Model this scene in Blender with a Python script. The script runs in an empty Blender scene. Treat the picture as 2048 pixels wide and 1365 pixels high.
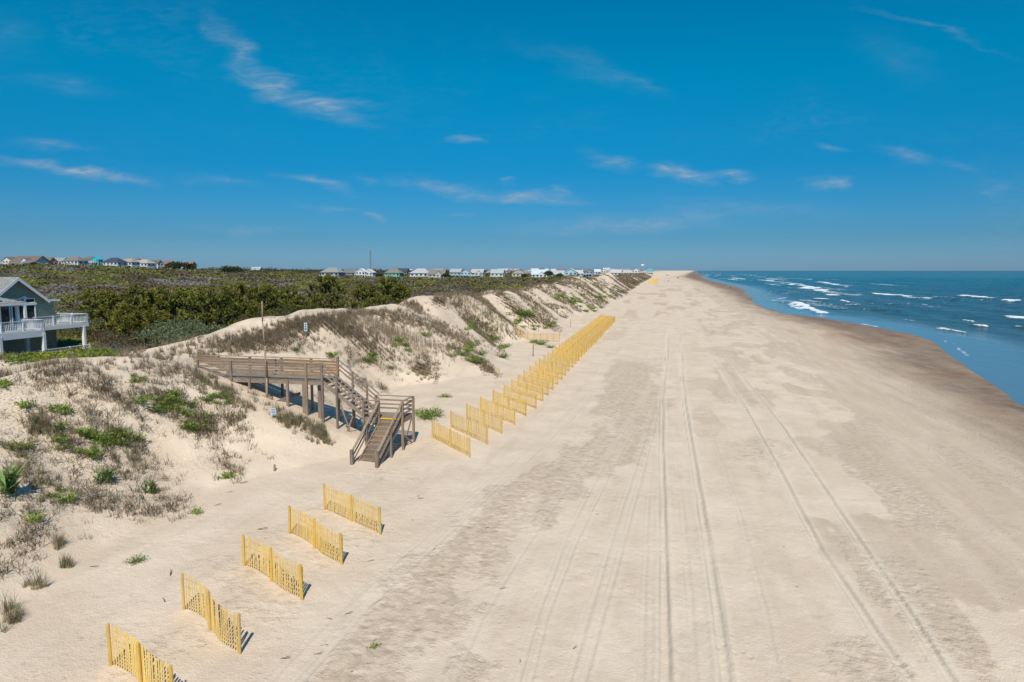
import bpy, bmesh, math, random
import numpy as np
from mathutils import Vector, Matrix
R = math.radians
sc = bpy.context.scene
COL = sc.collection
RNG = np.random.default_rng(7)
random.seed(7)

# ---------------------------------------------------------------- camera
CAMH, PITCH, FPX = 11.0, R(5.9), 1365.33
cam_d = bpy.data.cameras.new('camera'); cam = bpy.data.objects.new('camera', cam_d); COL.objects.link(cam)
cam_d.lens = 24; cam_d.sensor_width = 36; cam_d.clip_start = 0.1; cam_d.clip_end = 90000
cam.location = (0, 0, CAMH); cam.rotation_euler = (R(90) - PITCH, 0, 0)
sc.camera = cam
# ---------------------------------------------------------------- exposure
sc.view_settings.view_transform = 'Standard'; sc.view_settings.look = 'None'
sc.view_settings.exposure = 0.07; sc.view_settings.gamma = 1; sc.view_settings.use_curve_mapping = False
sc.cycles.max_bounces = 6; sc.cycles.diffuse_bounces = 3; sc.cycles.glossy_bounces = 3
sc.cycles.transparent_max_bounces = 8; sc.cycles.transmission_bounces = 3
# ---------------------------------------------------------------- sun
SUN_EL, SUN_AZ = R(48), math.atan2(0.04, -0.999)          # azimuth measured from +Y towards +X
sdir = Vector((math.sin(SUN_AZ) * math.cos(SUN_EL), math.cos(SUN_AZ) * math.cos(SUN_EL), math.sin(SUN_EL)))
sl = bpy.data.lights.new('sun', 'SUN'); sl.energy = 4.3; sl.angle = R(0.53); sl.color = (1.0, 0.94, 0.84)
so = bpy.data.objects.new('sun', sl); COL.objects.link(so)
so.rotation_euler = sdir.to_track_quat('Z', 'Y').to_euler(); so.location = (0, -50, 120)

# ---------------------------------------------------------------- node helper
class NT:
    def __init__(s, tree): s.t = tree; s.n = tree.nodes; s.l = tree.links
    def new(s, typ, **kw):
        n = s.n.new(typ)
        for k, v in kw.items(): setattr(n, k, v)
        return n
    def put(s, sock, v):
        if isinstance(v, bpy.types.NodeSocket): s.l.new(v, sock)
        elif isinstance(v, (tuple, list)) and len(v) == 3 and sock.type == 'RGBA': sock.default_value = (*v, 1)
        else: sock.default_value = v
    def math(s, op, a, b=0.0, c=0.0, clamp=False):
        n = s.new('ShaderNodeMath', operation=op); n.use_clamp = clamp
        s.put(n.inputs[0], a); s.put(n.inputs[1], b)
        if len(n.inputs) > 2: s.put(n.inputs[2], c)
        return n.outputs[0]
    def mix(s, f, a, b, mode='MIX'):
        n = s.new('ShaderNodeMix', data_type='RGBA', blend_type=mode)
        s.put(n.inputs[0], f); s.put(n.inputs[6], a); s.put(n.inputs[7], b)
        return n.outputs[2]
    def noise(s, vec, scale, detail=4, rough=0.55, dist=0.0):
        n = s.new('ShaderNodeTexNoise'); s.put(n.inputs['Vector'], vec)
        n.inputs['Scale'].default_value = scale; n.inputs['Detail'].default_value = detail
        n.inputs['Roughness'].default_value = rough; n.inputs['Distortion'].default_value = dist
        return n.outputs['Fac']
    def ramp(s, f, stops, interp='LINEAR'):
        n = s.new('ShaderNodeValToRGB'); n.color_ramp.interpolation = interp
        e = n.color_ramp.elements
        while len(e) > len(stops): e.remove(e[-1])
        while len(e) < len(stops): e.new(0.5)
        for i, (p, c) in enumerate(stops):
            e[i].position = p; e[i].color = (*c, 1) if isinstance(c, tuple) else (c, c, c, 1)
        s.put(n.inputs[0], f); return n.outputs[0]
    def smooth(s, f, a, b):
        n = s.new('ShaderNodeMapRange', interpolation_type='SMOOTHSTEP'); n.clamp = True
        s.put(n.inputs[0], f); n.inputs[1].default_value = a; n.inputs[2].default_value = b
        return n.outputs[0]
    def attr(s, name, out='Fac'):
        n = s.new('ShaderNodeAttribute', attribute_name=name); return n.outputs[out]
    def mapping(s, vec, loc=(0, 0, 0), rot=(0, 0, 0), scale=(1, 1, 1), typ='POINT'):
        n = s.new('ShaderNodeMapping', vector_type=typ); s.put(n.inputs[0], vec)
        n.inputs[1].default_value = loc; n.inputs[2].default_value = rot; n.inputs[3].default_value = scale
        return n.outputs[0]
    def bump(s, h, dist, strength=1.0, normal=None):
        n = s.new('ShaderNodeBump'); s.put(n.inputs['Height'], h)
        n.inputs['Distance'].default_value = dist; s.put(n.inputs['Strength'], strength)
        if normal is not None: s.put(n.inputs['Normal'], normal)
        return n.outputs[0]

# ---------------------------------------------------------------- sky
world = bpy.data.worlds.new('World'); sc.world = world; world.use_nodes = True
w = NT(world.node_tree); w.n.clear()
sky = w.new('ShaderNodeTexSky', sky_type='NISHITA'); sky.sun_disc = False
sky.sun_elevation = SUN_EL; sky.sun_rotation = SUN_AZ; sky.air_density = 1.0; sky.dust_density = 0.4; sky.ozone_density = 2.0; sky.altitude = 0
tc = w.new('ShaderNodeTexCoord'); sep = w.new('ShaderNodeSeparateXYZ'); w.put(sep.inputs[0], tc.outputs['Generated'])
elev = sep.outputs[2]
tint = w.ramp(elev, [(0.0, (0.27, 0.50, 0.93)), (0.045, (0.155, 0.415, 0.73)), (0.14, (0.03, 0.50, 0.80)),
                     (0.26, (0.0, 0.71, 0.92)), (0.45, (0.0, 0.72, 0.98)), (1.0, (0.05, 0.6, 0.95))])
skyc = w.mix(1.0, sky.outputs[0], tint, 'MULTIPLY')
# cirrus wisps, at fixed bearings: tangent-plane bearings (x/y, z/y) of the wisp centre
fy = w.math('MAXIMUM', sep.outputs[1], 0.02)
comb = w.new('ShaderNodeCombineXYZ')
w.put(comb.inputs[0], w.math('DIVIDE', sep.outputs[0], fy)); w.put(comb.inputs[1], w.math('DIVIDE', sep.outputs[2], fy))
front = w.smooth(sep.outputs[1], 0.05, 0.25)
warpn = w.new('ShaderNodeTexNoise'); w.put(warpn.inputs['Vector'], w.mapping(comb.outputs[0], scale=(3.5, 12, 1)))
warpn.inputs['Scale'].default_value = 2.5; warpn.inputs['Detail'].default_value = 5
wv = w.new('ShaderNodeVectorMath', operation='MULTIPLY_ADD')
w.put(wv.inputs[0], warpn.outputs['Color']); wv.inputs[1].default_value = (0.14, 0.040, 0); 
sub = w.new('ShaderNodeVectorMath', operation='SUBTRACT'); w.put(sub.inputs[0], comb.outputs[0]); sub.inputs[1].default_value = (0.07, 0.020, 0)
w.put(wv.inputs[2], sub.outputs[0]); cv = wv.outputs[0]
def px_dir(u, v):
    x = (u - 1024) / FPX; y = (682.5 - v) / FPX
    f = math.cos(PITCH) + y * math.sin(PITCH); z = y * math.cos(PITCH) - math.sin(PITCH)
    return x / f, z / f
CIRRUS = [  # ends (u,v)-(u,v), half width, density
 (405, 30, 520, 175, 30, .34), (470, 130, 640, 228, 27, .58), (560, 190, 760, 245, 20, .62), (-40, 318, 360, 364, 10, .70),
 (-40, 285, 210, 300, 14, .25), (530, 340, 740, 385, 10, .42), (790, 352, 990, 395, 15, .50), (900, 386, 1195, 402, 10, .60),
 (1300, 330, 1420, 352, 17, .70), (1380, 340, 1530, 350, 10, .55), (1150, 310, 1300, 336, 12, .38), (1610, 376, 1705, 360, 14, .55),
 (1740, 300, 1890, 330, 17, .34), (1880, 325, 1980, 338, 12, .22), (890, 276, 950, 279, 10, .50), (710, 428, 770, 438, 10, .5),
 (590, 408, 720, 417, 7, .30), (960, 460, 1560, 430, 24, .40), (1280, 405, 1700, 425, 22, .20), (1000, 70, 1350, 200, 26, .08), (1180, 120, 1330, 196, 10, .10),
 (1690, 0, 2040, 115, 8, .15), (1700, 60, 1900, 175, 40, .06), (-60, 60, 110, 90, 45, .09), (350, 455, 640, 458, 12, .22), (340, 345, 540, 372, 9, .2), (700, 350, 790, 362, 9, .22),
 (1640, 288, 1700, 300, 9, .3), (880, 430, 960, 436, 6, .25), (1000, 366, 1045, 371, 6, .35), (1085, 380, 1140, 388, 8, .35), (0, 150, 240, 190, 18, .10), (1930, 372, 2040, 385, 14, .18)]
fine = w.noise(w.mapping(comb.outputs[0], rot=(0, 0, 0.30), scale=(4, 15, 1)), 5.0, 7, 0.66, 1.2)
finef = w.smooth(fine, 0.34, 0.74)
tot = None
for (u0, v0, u1, v1, hw, den) in CIRRUS:
    ax, az = px_dir(u0, v0); bx, bz = px_dir(u1, v1)
    cx, cz = (ax + bx) / 2, (az + bz) / 2
    L = math.hypot(bx - ax, bz - az) / 2 * 1.25; ang = math.atan2(bz - az, bx - ax)
    m = w.mapping(cv, loc=(cx, cz, 0), rot=(0, 0, ang), scale=(L, hw / FPX * 1.5, 1), typ='TEXTURE')
    g = w.new('ShaderNodeTexGradient', gradient_type='QUADRATIC_SPHERE'); w.put(g.inputs[0], m)
    tot = w.math('MULTIPLY_ADD', g.outputs['Fac'], den * 1.7, 0.0 if tot is None else tot)
cl = w.math('MULTIPLY', w.math('MULTIPLY', tot, w.math('MULTIPLY_ADD', finef, 0.65, 0.30)), front)
veil = w.math('MULTIPLY', w.math('MULTIPLY', w.smooth(w.noise(w.mapping(comb.outputs[0], rot=(0, 0, -0.35), scale=(1.2, 3.2, 1)), 1.6, 6, 0.6, 0.5), 0.45, 0.85), finef), 0.16)
cl = w.math('MINIMUM', w.math('ADD', cl, w.math('MULTIPLY', veil, front)), 0.8)
SKYSTR = 0.094
skyf = w.mix(cl, skyc, (3.3, 4.3, 5.3))
bg = w.new('ShaderNodeBackground'); w.put(bg.inputs[0], skyf); bg.inputs[1].default_value = SKYSTR
wo = w.new('ShaderNodeOutputWorld'); w.l.new(bg.outputs[0], wo.inputs[0])

# ---------------------------------------------------------------- tagging and mesh helpers
def tag(o, label=None, cat=None, group=None, kind=None):
    if label: o['label'] = label
    if cat: o['category'] = cat
    if group: o['group'] = group
    if kind: o['kind'] = kind
    return o
def empty(name, loc, label=None, cat=None, group=None):
    o = bpy.data.objects.new(name, None); COL.objects.link(o); o.location = loc; o.empty_display_size = 0.3
    return tag(o, label, cat, group)
def npmesh(name, V, F, mat=None, smooth=False, fattr=None, vattr=None):
    """F: (n,k) index array, all faces of k corners"""
    V = np.ascontiguousarray(V, dtype=np.float32); F = np.ascontiguousarray(F, dtype=np.int32)
    me = bpy.data.meshes.new(name); n, k = F.shape
    me.vertices.add(len(V)); me.vertices.foreach_set('co', V.ravel())
    me.loops.add(n * k); me.loops.foreach_set('vertex_index', F.ravel())
    me.polygons.add(n); me.polygons.foreach_set('loop_start', np.arange(0, n * k, k, dtype=np.int32))
    me.polygons.foreach_set('loop_total', np.full(n, k, dtype=np.int32))
    me.polygons.foreach_set('use_smooth', np.full(n, smooth, dtype=bool))
    for dom, d in (('FACE', fattr), ('POINT', vattr)):
        for key, arr in (d or {}).items():
            arr = np.ascontiguousarray(arr, dtype=np.float32)
            if arr.ndim == 2:
                a = me.attributes.new(key, 'FLOAT_COLOR', dom)
                if arr.shape[1] == 3: arr = np.hstack([arr, np.ones((len(arr), 1), np.float32)])
                a.data.foreach_set('color', np.ascontiguousarray(arr, dtype=np.float32).ravel())
            else:
                a = me.attributes.new(key, 'FLOAT', dom); a.data.foreach_set('value', arr)
    if mat: me.materials.append(mat)
    me.update(calc_edges=True); return me
def link(name, me, parent=None, loc=None):
    o = bpy.data.objects.new(name, me); COL.objects.link(o)
    if parent is not None: o.parent = parent
    if loc is not None: o.location = loc
    return o
class MB:
    """collects boxes, beams and polygons in world coordinates; link() makes them ONE mesh object"""
    def __init__(s): s.v = []; s.f = []
    def poly(s, pts):
        b = len(s.v); s.v += [tuple(p) for p in pts]; s.f.append(tuple(range(b, b + len(pts))))
    def hexa(s, p):
        b = len(s.v); s.v += [tuple(q) for q in p]
        for q in ((0, 3, 2, 1), (4, 5, 6, 7), (0, 1, 5, 4), (1, 2, 6, 5), (2, 3, 7, 6), (3, 0, 4, 7)): s.f.append(tuple(b + i for i in q))
    def box(s, c, ex, ey, ez):
        c, ex, ey, ez = map(Vector, (c, ex, ey, ez))
        s.hexa([c - ex - ey - ez, c + ex - ey - ez, c + ex + ey - ez, c - ex + ey - ez, c - ex - ey + ez, c + ex - ey + ez, c + ex + ey + ez, c - ex + ey + ez])
    def beam(s, p0, p1, wd, ht, up=(0, 0, 1)):
        p0, p1 = Vector(p0), Vector(p1); d = (p1 - p0); L = d.length; d.normalize()
        x = d.cross(Vector(up))
        if x.length < 1e-4: x = Vector((1, 0, 0))
        x.normalize(); z = x.cross(d)
        s.box((p0 + p1) / 2, x * wd / 2, d * L / 2, z * ht / 2)
    def cyl(s, p0, p1, r0, r1, n=8):
        p0, p1 = Vector(p0), Vector(p1); d = (p1 - p0).normalized()
        x = d.cross(Vector((0, 0, 1)))
        if x.length < 1e-3: x = Vector((1, 0, 0))
        x.normalize(); y = d.cross(x); b = len(s.v)
        for p, r in ((p0, r0), (p1, r1)):
            for i in range(n):
                a = 2 * math.pi * i / n; s.v.append(tuple(p + (x * math.cos(a) + y * math.sin(a)) * r))
        for i in range(n):
            j = (i + 1) % n; s.f.append((b + i, b + j, b + n + j, b + n + i))
        s.f.append(tuple(b + i for i in range(n))[::-1]); s.f.append(tuple(b + n + i for i in range(n)))
    def tube(s, pts, rad, n=6):
        for (a, b), (r0, r1) in zip(zip(pts[:-1], pts[1:]), zip(rad[:-1], rad[1:])): s.cyl(a, b, r0, r1, n)
    def link(s, name, mat, parent=None, origin=None, bevel=0.0, smooth=False):
        o0 = Vector(origin) if origin is not None else (parent.matrix_world.translation if parent else Vector((0, 0, 0)))
        me = bpy.data.meshes.new(name)
        me.from_pydata([tuple(Vector(v) - o0) for v in s.v], [], s.f); me.materials.append(mat)
        bm = bmesh.new(); bm.from_mesh(me); bmesh.ops.recalc_face_normals(bm, faces=bm.faces)
        if bevel: bmesh.ops.bevel(bm, geom=bm.edges[:], offset=bevel, segments=1, affect='EDGES')
        bm.to_mesh(me); bm.free()
        if smooth: me.polygons.foreach_set('use_smooth', np.ones(len(me.polygons), bool))
        o = bpy.data.objects.new(name, me); COL.objects.link(o)
        if parent: o.parent = parent
        elif origin is not None: o.location = o0
        return o

# ---------------------------------------------------------------- coast frame: s along the coast, t towards the sea
CA = R(12.4); sa, ca = math.sin(CA), math.cos(CA)
def st(x, y): return x * sa + y * ca, x * ca - y * sa
def xy(s, t): return t * ca + s * sa, -t * sa + s * ca
def P(s, t, z): x, y = xy(s, t); return Vector((x, y, z))
ES, ET, EZ = Vector((sa, ca, 0)), Vector((ca, -sa, 0)), Vector((0, 0, 1))
def gp(u, v, z=0.0):
    x, q = px_dir(u, v); k = (z - CAMH) / q; return x * k, k
def _h(ix, iy, seed):
    h = (ix.astype(np.int64) * 374761393 + iy.astype(np.int64) * 668265263 + seed * 974634777) & 0xffffffff
    h = ((h ^ (h >> 13)) * 1274126177) & 0xffffffff
    h = (h ^ (h >> 16)) & 0xffffff
    return h.astype(np.float64) / 0xffffff
def vn(x, y, seed=0):
    xi = np.floor(x); yi = np.floor(y); fx = x - xi; fy_ = y - yi; xi = xi.astype(np.int64); yi = yi.astype(np.int64)
    fx = fx * fx * fx * (fx * (fx * 6 - 15) + 10); fy_ = fy_ * fy_ * fy_ * (fy_ * (fy_ * 6 - 15) + 10)
    a = _h(xi, yi, seed); b = _h(xi + 1, yi, seed); c = _h(xi, yi + 1, seed); d = _h(xi + 1, yi + 1, seed)
    return (a + (b - a) * fx) * (1 - fy_) + (c + (d - c) * fx) * fy_
def fbm(x, y, octv=4, seed=0, gain=0.5):
    r = 0; a = 1; tot_ = 0
    for i in range(octv): r = r + a * vn(x * 2 ** i + 17.3 * i, y * 2 ** i - 9.1 * i, seed + i); tot_ += a; a *= gain
    return r / tot_
def worley(x, y, seed=0):
    """distance to nearest cell point (0..1) and that cell's random value"""
    xi = np.floor(x).astype(np.int64); yi = np.floor(y).astype(np.int64); best = np.full(x.shape, 9.0); val = np.zeros(x.shape)
    for dx in (-1, 0, 1):
        for dy in (-1, 0, 1):
            cx = xi + dx; cy = yi + dy
            px_ = cx + 0.15 + 0.7 * _h(cx, cy, seed); py_ = cy + 0.15 + 0.7 * _h(cx, cy, seed + 5)
            d = (px_ - x) ** 2 + (py_ - y) ** 2; m = d < best
            best = np.where(m, d, best); val = np.where(m, _h(cx, cy, seed + 9), val)
    return np.sqrt(best), val
def sm(x, a, b):
    q = np.clip((x - a) / (b - a), 0, 1); return q * q * (3 - 2 * q)

# ---------------------------------------------------------------- terrain
WL = -1.2
def knots(px, z):
    pts = sorted(st(*gp(u, v, z)) for u, v in px); return np.array([p[0] for p in pts]), np.array([p[1] for p in pts])
SH_S, SH_T = knots([(2048, 806), (2012, 783), (1976, 761), (1943, 737), (1908, 708), (1884, 686), (1841, 670), (1775, 658), (1720, 648), (1629, 635),
                    (1574, 627), (1537, 618), (1515, 606), (1505, 595), (1497, 585), (1478, 574), (1440, 566.5), (1405, 556.5), (1385, 549)], WL)
SH_S = np.concatenate([[-60, 20], SH_S, [SH_S[-1] + 400, 60000]]); SH_T = np.concatenate([[27, 29], SH_T, [60, 60]])
def bend(s): return 0.045 * np.maximum(s - 1300, 0)
def shore_t(s): return bend(s) + np.interp(s, SH_S, SH_T) + (fbm(s / 16, s * 0, 2, 3) - 0.5) * 1.6 * np.clip(s / 120, .4, 3)
C_S = np.array([-30, 10, 28, 34, 38, 43, 48, 52, 56, 62, 75, 83, 88, 98, 112, 123, 135, 155, 178, 200, 222, 249, 280, 309, 345, 380, 430, 481, 600, 760, 1577, 60000.])
C_T = np.array([-32, -31, -31, -30.5, -30, -33, -33, -32, -30, -30, -30, -30, -30, -30, -30, -30, -30, -30, -30, -30, -30, -30, -30, -30, -30, -30, -30, -30, -30, -30, -30, -30.])
C_H = np.array([5.5, 5.45, 5.55, 5.85, 5.25, 5.0, 6.0, 6.9, 7.2, 7.0, 6.8, 6.1, 7.5, 7.3, 6.0, 7.0, 6.9, 5.6, 7.4, 6.4, 7.3, 8.9, 7.0, 6.9, 8.2, 9.0, 7.2, 6.3, 7.5, 6.3, 6.9, 6.9])
T_S = np.array([-30, 10, 20, 28, 33, 37, 42, 46, 50, 56, 62, 69, 76, 83, 90, 96, 100, 108, 116, 125, 145, 165, 200, 246, 300, 400, 700, 60000.])
T_T = np.array([-18, -19, -20, -21, -18.5, -16.5, -17.5, -20.5, -23, -23.5, -20, -16.8, -16.2, -18, -22, -21, -19, -21, -22.5, -18, -18.5, -17, -15, -13.5, -14, -15, -15, -15.])
def H(x, y, fine=True):
    x = np.asarray(x, float); y = np.asarray(y, float); s, t = st(x, y); rr = np.hypot(x, y)
    d = shore_t(s) - t
    zb = WL + 1.2 * (0.25 * np.clip(d / 10, 0, 1) + 0.75 * sm(d, 0, 44)) + np.where(d < 0, np.maximum(d * 0.035, -8), 0)
    zb = zb + 0.16 * (fbm(s / 14, t / 5, 3, 11) - 0.5) * sm(d, 8, 30)
    t = t - bend(s)
    zb = zb + 0.55 * sm(-t, 7, 19)
    tt = np.interp(s, T_S, T_T) + (fbm(s / 7, t / 30, 2, 21) - 0.5) * 2.2
    tcr = np.interp(s, C_S, C_T); hc = np.interp(s, C_S, C_H)
    far = sm(s, 75, 140)
    hc = hc + far * 1.3 * (fbm(s / 16, t * 0, 2, 31) - 0.5)
    q = (tt - t) / np.maximum(tt - tcr, 2)
    qc = np.clip(q, 0, 1); f = 0.6 * qc + 0.4 * qc * qc * (3 - 2 * qc)
    zt = 0.55
    z = zb + (hc - zt) * f
    n1 = fbm(s / 6, t / 7, 4, 41) - 0.5
    # far dunes: spurs that run down the face obliquely
    sp = vn((s + 0.9 * t) / 9.0, t / 40, 51) - 0.5
    msk = sm(q, 0.05, 0.3)
    wk = 1 - 0.8 * np.exp(-((s - 39) / 4.5) ** 2)
    z = z + msk * wk * (n1 * (1.5 + 0.5 * far) + far * sp * 2.0 * (1 - 0.6 * sm(q, 0.8, 1.1)))
    # behind the crest
    back = 2.3 + 0.2 * sm(rr, 110, 520) + 9.2 * np.exp(-((np.arctan2(x, y) + 0.60) / 0.22) ** 2) * sm(rr, 150, 470) + 0.9 * (fbm(x / 30, y / 30, 3, 61) - 0.5)
    back = back - 1.0 * np.exp(-(((s - 64) / 14) ** 2 + ((t + 66) / 14) ** 2))
    plat = 1 - sm(s, 36, 47)
    b = tcr - t
    wb0 = 2 + 11 * plat; down = sm(b, wb0, wb0 + 11 + 5 * plat)
    zk = z * (1 - down) + back * down
    z = np.where(b > 0, zk - 0.35 * np.clip(b / 10, 0, 1) * (1 - down), z)
    return z
def hit(u, v, rmax=900):
    """ground point seen in direction (u,v): march along the ray"""
    u = np.atleast_1d(np.asarray(u, float)); v = np.atleast_1d(np.asarray(v, float))
    x = (u - 1024) / FPX; yy = (682.5 - v) / FPX
    f = math.cos(PITCH) + yy * math.sin(PITCH); q = (yy * math.cos(PITCH) - math.sin(PITCH)) / f; x = x / f
    rs = np.geomspace(12, rmax, 520); k = np.full(u.shape, np.nan); prev = 12.0
    if len(u) < 6:
        Rg = rs[None, :]; below = CAMH + q[:, None] * Rg < H(x[:, None] * Rg, np.broadcast_to(Rg, (len(u), 520)))
        for i in range(len(u)):
            if below[i].any(): j = int(below[i].argmax()); k[i] = (rs[j] + rs[max(j - 1, 0)]) / 2
        return x * k, k
    for r in rs:
        m = np.isnan(k)
        if not m.any(): break
        zz = CAMH + q[m] * r; h = H(x[m] * r, np.full(m.sum(), r)); c = zz < h
        idx = np.where(m)[0][c]; k[idx] = (prev + r) / 2; prev = r
    return x * k, k
# ---------------------------------------------------------------- materials
MATS = {}
def mat(name):
    m = bpy.data.materials.new(name); m.use_nodes = True; n = NT(m.node_tree); n.n.clear()
    out = n.new('ShaderNodeOutputMaterial'); b = n.new('ShaderNodeBsdfPrincipled'); n.l.new(b.outputs[0], out.inputs[0])
    MATS[name] = m; return m, n, b, out
def plain(name, col, rough=0.6, var=0.15, scale=3.0, metal=0.0, objrand=0.0):
    m, n, b, o = mat(name); tcn = n.new('ShaderNodeTexCoord')
    f = n.noise(tcn.outputs['Object'], scale, 4)
    c = n.mix(f, tuple(x * (1 - var) for x in col), tuple(min(1, x * (1 + var)) for x in col))
    if objrand:
        oi = n.new('ShaderNodeObjectInfo'); hs = n.new('ShaderNodeHueSaturation'); n.put(hs.inputs['Color'], c)
        n.put(hs.inputs['Value'], n.math('MULTIPLY_ADD', oi.outputs['Random'], 2 * objrand, 1 - objrand)); c = hs.outputs[0]
    n.put(b.inputs['Base Color'], c); b.inputs['Roughness'].default_value = rough; b.inputs['Metallic'].default_value = metal
    return m
# sand -------------------------------------------------------------
def sand_material():
    m, n, b, o = mat('sand'); geo = n.new('ShaderNodeNewGeometry'); pos = geo.outputs['Position']
    rot = n.mapping(pos, rot=(0, 0, CA))                        # x across the beach, y along it
    damp, wet, rough, iron, litter, shell = (n.attr(k) for k in ('damp', 'wet', 'rough', 'iron', 'litter', 'shell'))
    edge = n.math('SUBTRACT', n.noise(rot, 1.1, 6, 0.68), 0.5)
    damp = n.smooth(n.math('ADD', damp, n.math('MULTIPLY', edge, .9)), .30, .62)
    rough = n.smooth(n.math('ADD', rough, n.math('MULTIPLY', n.math('SUBTRACT', n.noise(rot, 2.4, 5, .66), .5), 1.1)), .22, .70)
    n1 = n.noise(rot, 0.35, 5, 0.6); n2 = n.noise(pos, 6.0, 5, 0.65); n3 = n.noise(n.mapping(rot, scale=(1, .12, 1)), 0.9, 4, 0.6)
    dry = n.mix(n.smooth(n1, .3, .7), (0.665, 0.52, 0.382), (0.76, 0.61, 0.462))
    dry = n.mix(n.math('MULTIPLY', n.smooth(n3, .5, .75), 0.45), dry, (0.55, 0.44, 0.315))
    dry = n.mix(n.math('MULTIPLY', n.smooth(n2, .35, .75), 0.12), dry, (0.42, 0.34, 0.25))
    roughc = n.mix(n.smooth(n.noise(pos, 2.2, 6, 0.68), .38, .62), (0.63, 0.49, 0.36), (0.44, 0.332, 0.228))
    c = n.mix(n.math('MULTIPLY', rough, 0.68), dry, roughc)
    c = n.mix(damp, c, n.mix(n.smooth(n3, .35, .7), (0.565, 0.438, 0.315), (0.64, 0.505, 0.375)))
    wcol = n.mix(n.smooth(n.noise(rot, .6, 5, .6), .3, .7), (0.175, 0.108, 0.064), (0.265, 0.178, 0.112))
    c = n.mix(wet, c, wcol)
    c = n.mix(iron, c, (0.30, 0.14, 0.05))
    vor = n.new('ShaderNodeTexVoronoi'); n.put(vor.inputs['Vector'], pos); vor.inputs['Scale'].default_value = 4.5
    sp = n.math('LESS_THAN', vor.outputs['Distance'], n.math('MULTIPLY', shell, 0.22))
    vsep = n.new('ShaderNodeSeparateColor'); n.put(vsep.inputs[0], vor.outputs['Color'])
    shc = n.ramp(vsep.outputs[0], [(0, (.05, .04, .03)), (.55, (.12, .09, .07)), (.75, (.5, .45, .4)), (1, (.75, .7, .65))])
    c = n.mix(n.math('MULTIPLY', sp, 0.8), c, shc)
    lit = n.math('MULTIPLY', litter, n.smooth(n.noise(pos, 9.0, 5, .7), .46, .66))
    c = n.mix(n.math('MULTIPLY', lit, 0.75), c, (0.16, 0.125, 0.09))
    c = n.mix(n.math('MULTIPLY', n.attr('pale'), .7), c, (.72, .60, .46))
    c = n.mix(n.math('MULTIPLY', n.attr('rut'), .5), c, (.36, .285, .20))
    vd = n.new('ShaderNodeTexVoronoi'); n.put(vd.inputs['Vector'], n.mapping(pos, scale=(1, 1, .2))); vd.inputs['Scale'].default_value = 1.15
    dsep = n.new('ShaderNodeSeparateColor'); n.put(dsep.inputs[0], vd.outputs['Color'])
    dk = n.math('LESS_THAN', n.math('ADD', vd.outputs['Distance'], n.math('MULTIPLY', n.math('SUBTRACT', n2, .5), .10)), n.math('MULTIPLY', n.math('POWER', dsep.outputs[0], 3.0), .055))
    c = n.mix(n.math('MULTIPLY', dk, .8), c, n.ramp(dsep.outputs[1], [(0, (.10, .075, .05)), (.7, (.22, .17, .11)), (.8, (.8, .76, .7)), (1, (.85, .8, .75))]))
    n.put(b.inputs['Base Color'], c)
    n.put(b.inputs['Roughness'], n.math('MULTIPLY_ADD', wet, -0.38, 0.95)); b.inputs['Specular IOR Level'].default_value = 0.25
    # relief: grains, ripples, foot and wheel scuffs
    f1 = n.noise(pos, 14, 3, 0.7)
    fv = n.new('ShaderNodeTexVoronoi', feature='SMOOTH_F1'); n.put(fv.inputs['Vector'], n.mapping(pos, scale=(1, 1, 0.2))); fv.inputs['Scale'].default_value = 1.9; fv.inputs['Smoothness'].default_value = .6
    fp = n.smooth(fv.outputs['Distance'], 0.05, 0.42)
    fpn = n.new('ShaderNodeTexVoronoi', feature='SMOOTH_F1'); n.put(fpn.inputs['Vector'], n.mapping(rot, scale=(1, .62, .2))); fpn.inputs['Scale'].default_value = 3.3; fpn.inputs['Smoothness'].default_value = .25
    prints = n.math('MULTIPLY', n.smooth(fpn.outputs['Distance'], .06, .30), n.smooth(n.noise(rot, .28, 4, .6), .50, .64))
    relief = n.math('ADD', n.math('ADD', n.math('MULTIPLY', prints, .030), n.math('MULTIPLY', f1, 0.045)), n.math('MULTIPLY', fp, n.math('MULTIPLY_ADD', rough, 0.03, 0.014)))
    relief = n.math('ADD', relief, n.math('MULTIPLY', n.noise(pos, 3.2, 3, .62), n.math('MULTIPLY_ADD', rough, 0.05, 0.035)))
    dryf = n.math('SUBTRACT', 1.0, n.math('MULTIPLY', wet, 0.8))
    n.put(b.inputs['Normal'], n.bump(relief, 1.0, n.math('MULTIPLY', dryf, 0.8)))
    return m
sand_m = sand_material()

# ---------------------------------------------------------------- the ground: one sheet, finer near the camera
TRK = []      # wheel tracks: (s knots, t knots, depth, width)
def track(px, depth=0.05, wid=0.15):
    p = sorted(st(*gp(u, v, 0.0)) for u, v in px); TRK.append((np.array([a[0] for a in p]), np.array([a[1] for a in p]), depth, wid))
track([(1328, 1365), (1327, 1150), (1326, 1000), (1322, 880), (1324, 790), (1335, 700), (1335, 650)], .11, .19)
track([(1343, 1365), (1336, 1200), (1329, 1100), (1326, 900), (1322, 800)], .03, .10)
track([(1452, 1365), (1432, 1200), (1408, 1040), (1388, 920), (1371, 820), (1363, 740), (1362, 660)], .11, .19)
track([(1470, 1365), (1446, 1200), (1420, 1060), (1396, 940), (1375, 830)], .03, .10)
track([(1850, 1365), (1740, 1225), (1640, 1080), (1560, 930), (1490, 810), (1440, 735), (1405, 680)], .10, .18)
track([(1930, 1365), (1830, 1220), (1720, 1065), (1640, 950), (1560, 838), (1490, 755), (1440, 695)], .10, .18)
track([(1160, 1365), (1200, 1230), (1250, 1060), (1300, 880), (1330, 760)], .035, .14)
track([(1130, 1365), (1175, 1220), (1225, 1060), (1290, 870), (1322, 760)], .035, .14)
track([(1030, 1365), (1075, 1220), (1130, 1070), (1210, 920), (1290, 790), (1320, 720)], .03, .14)
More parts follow.
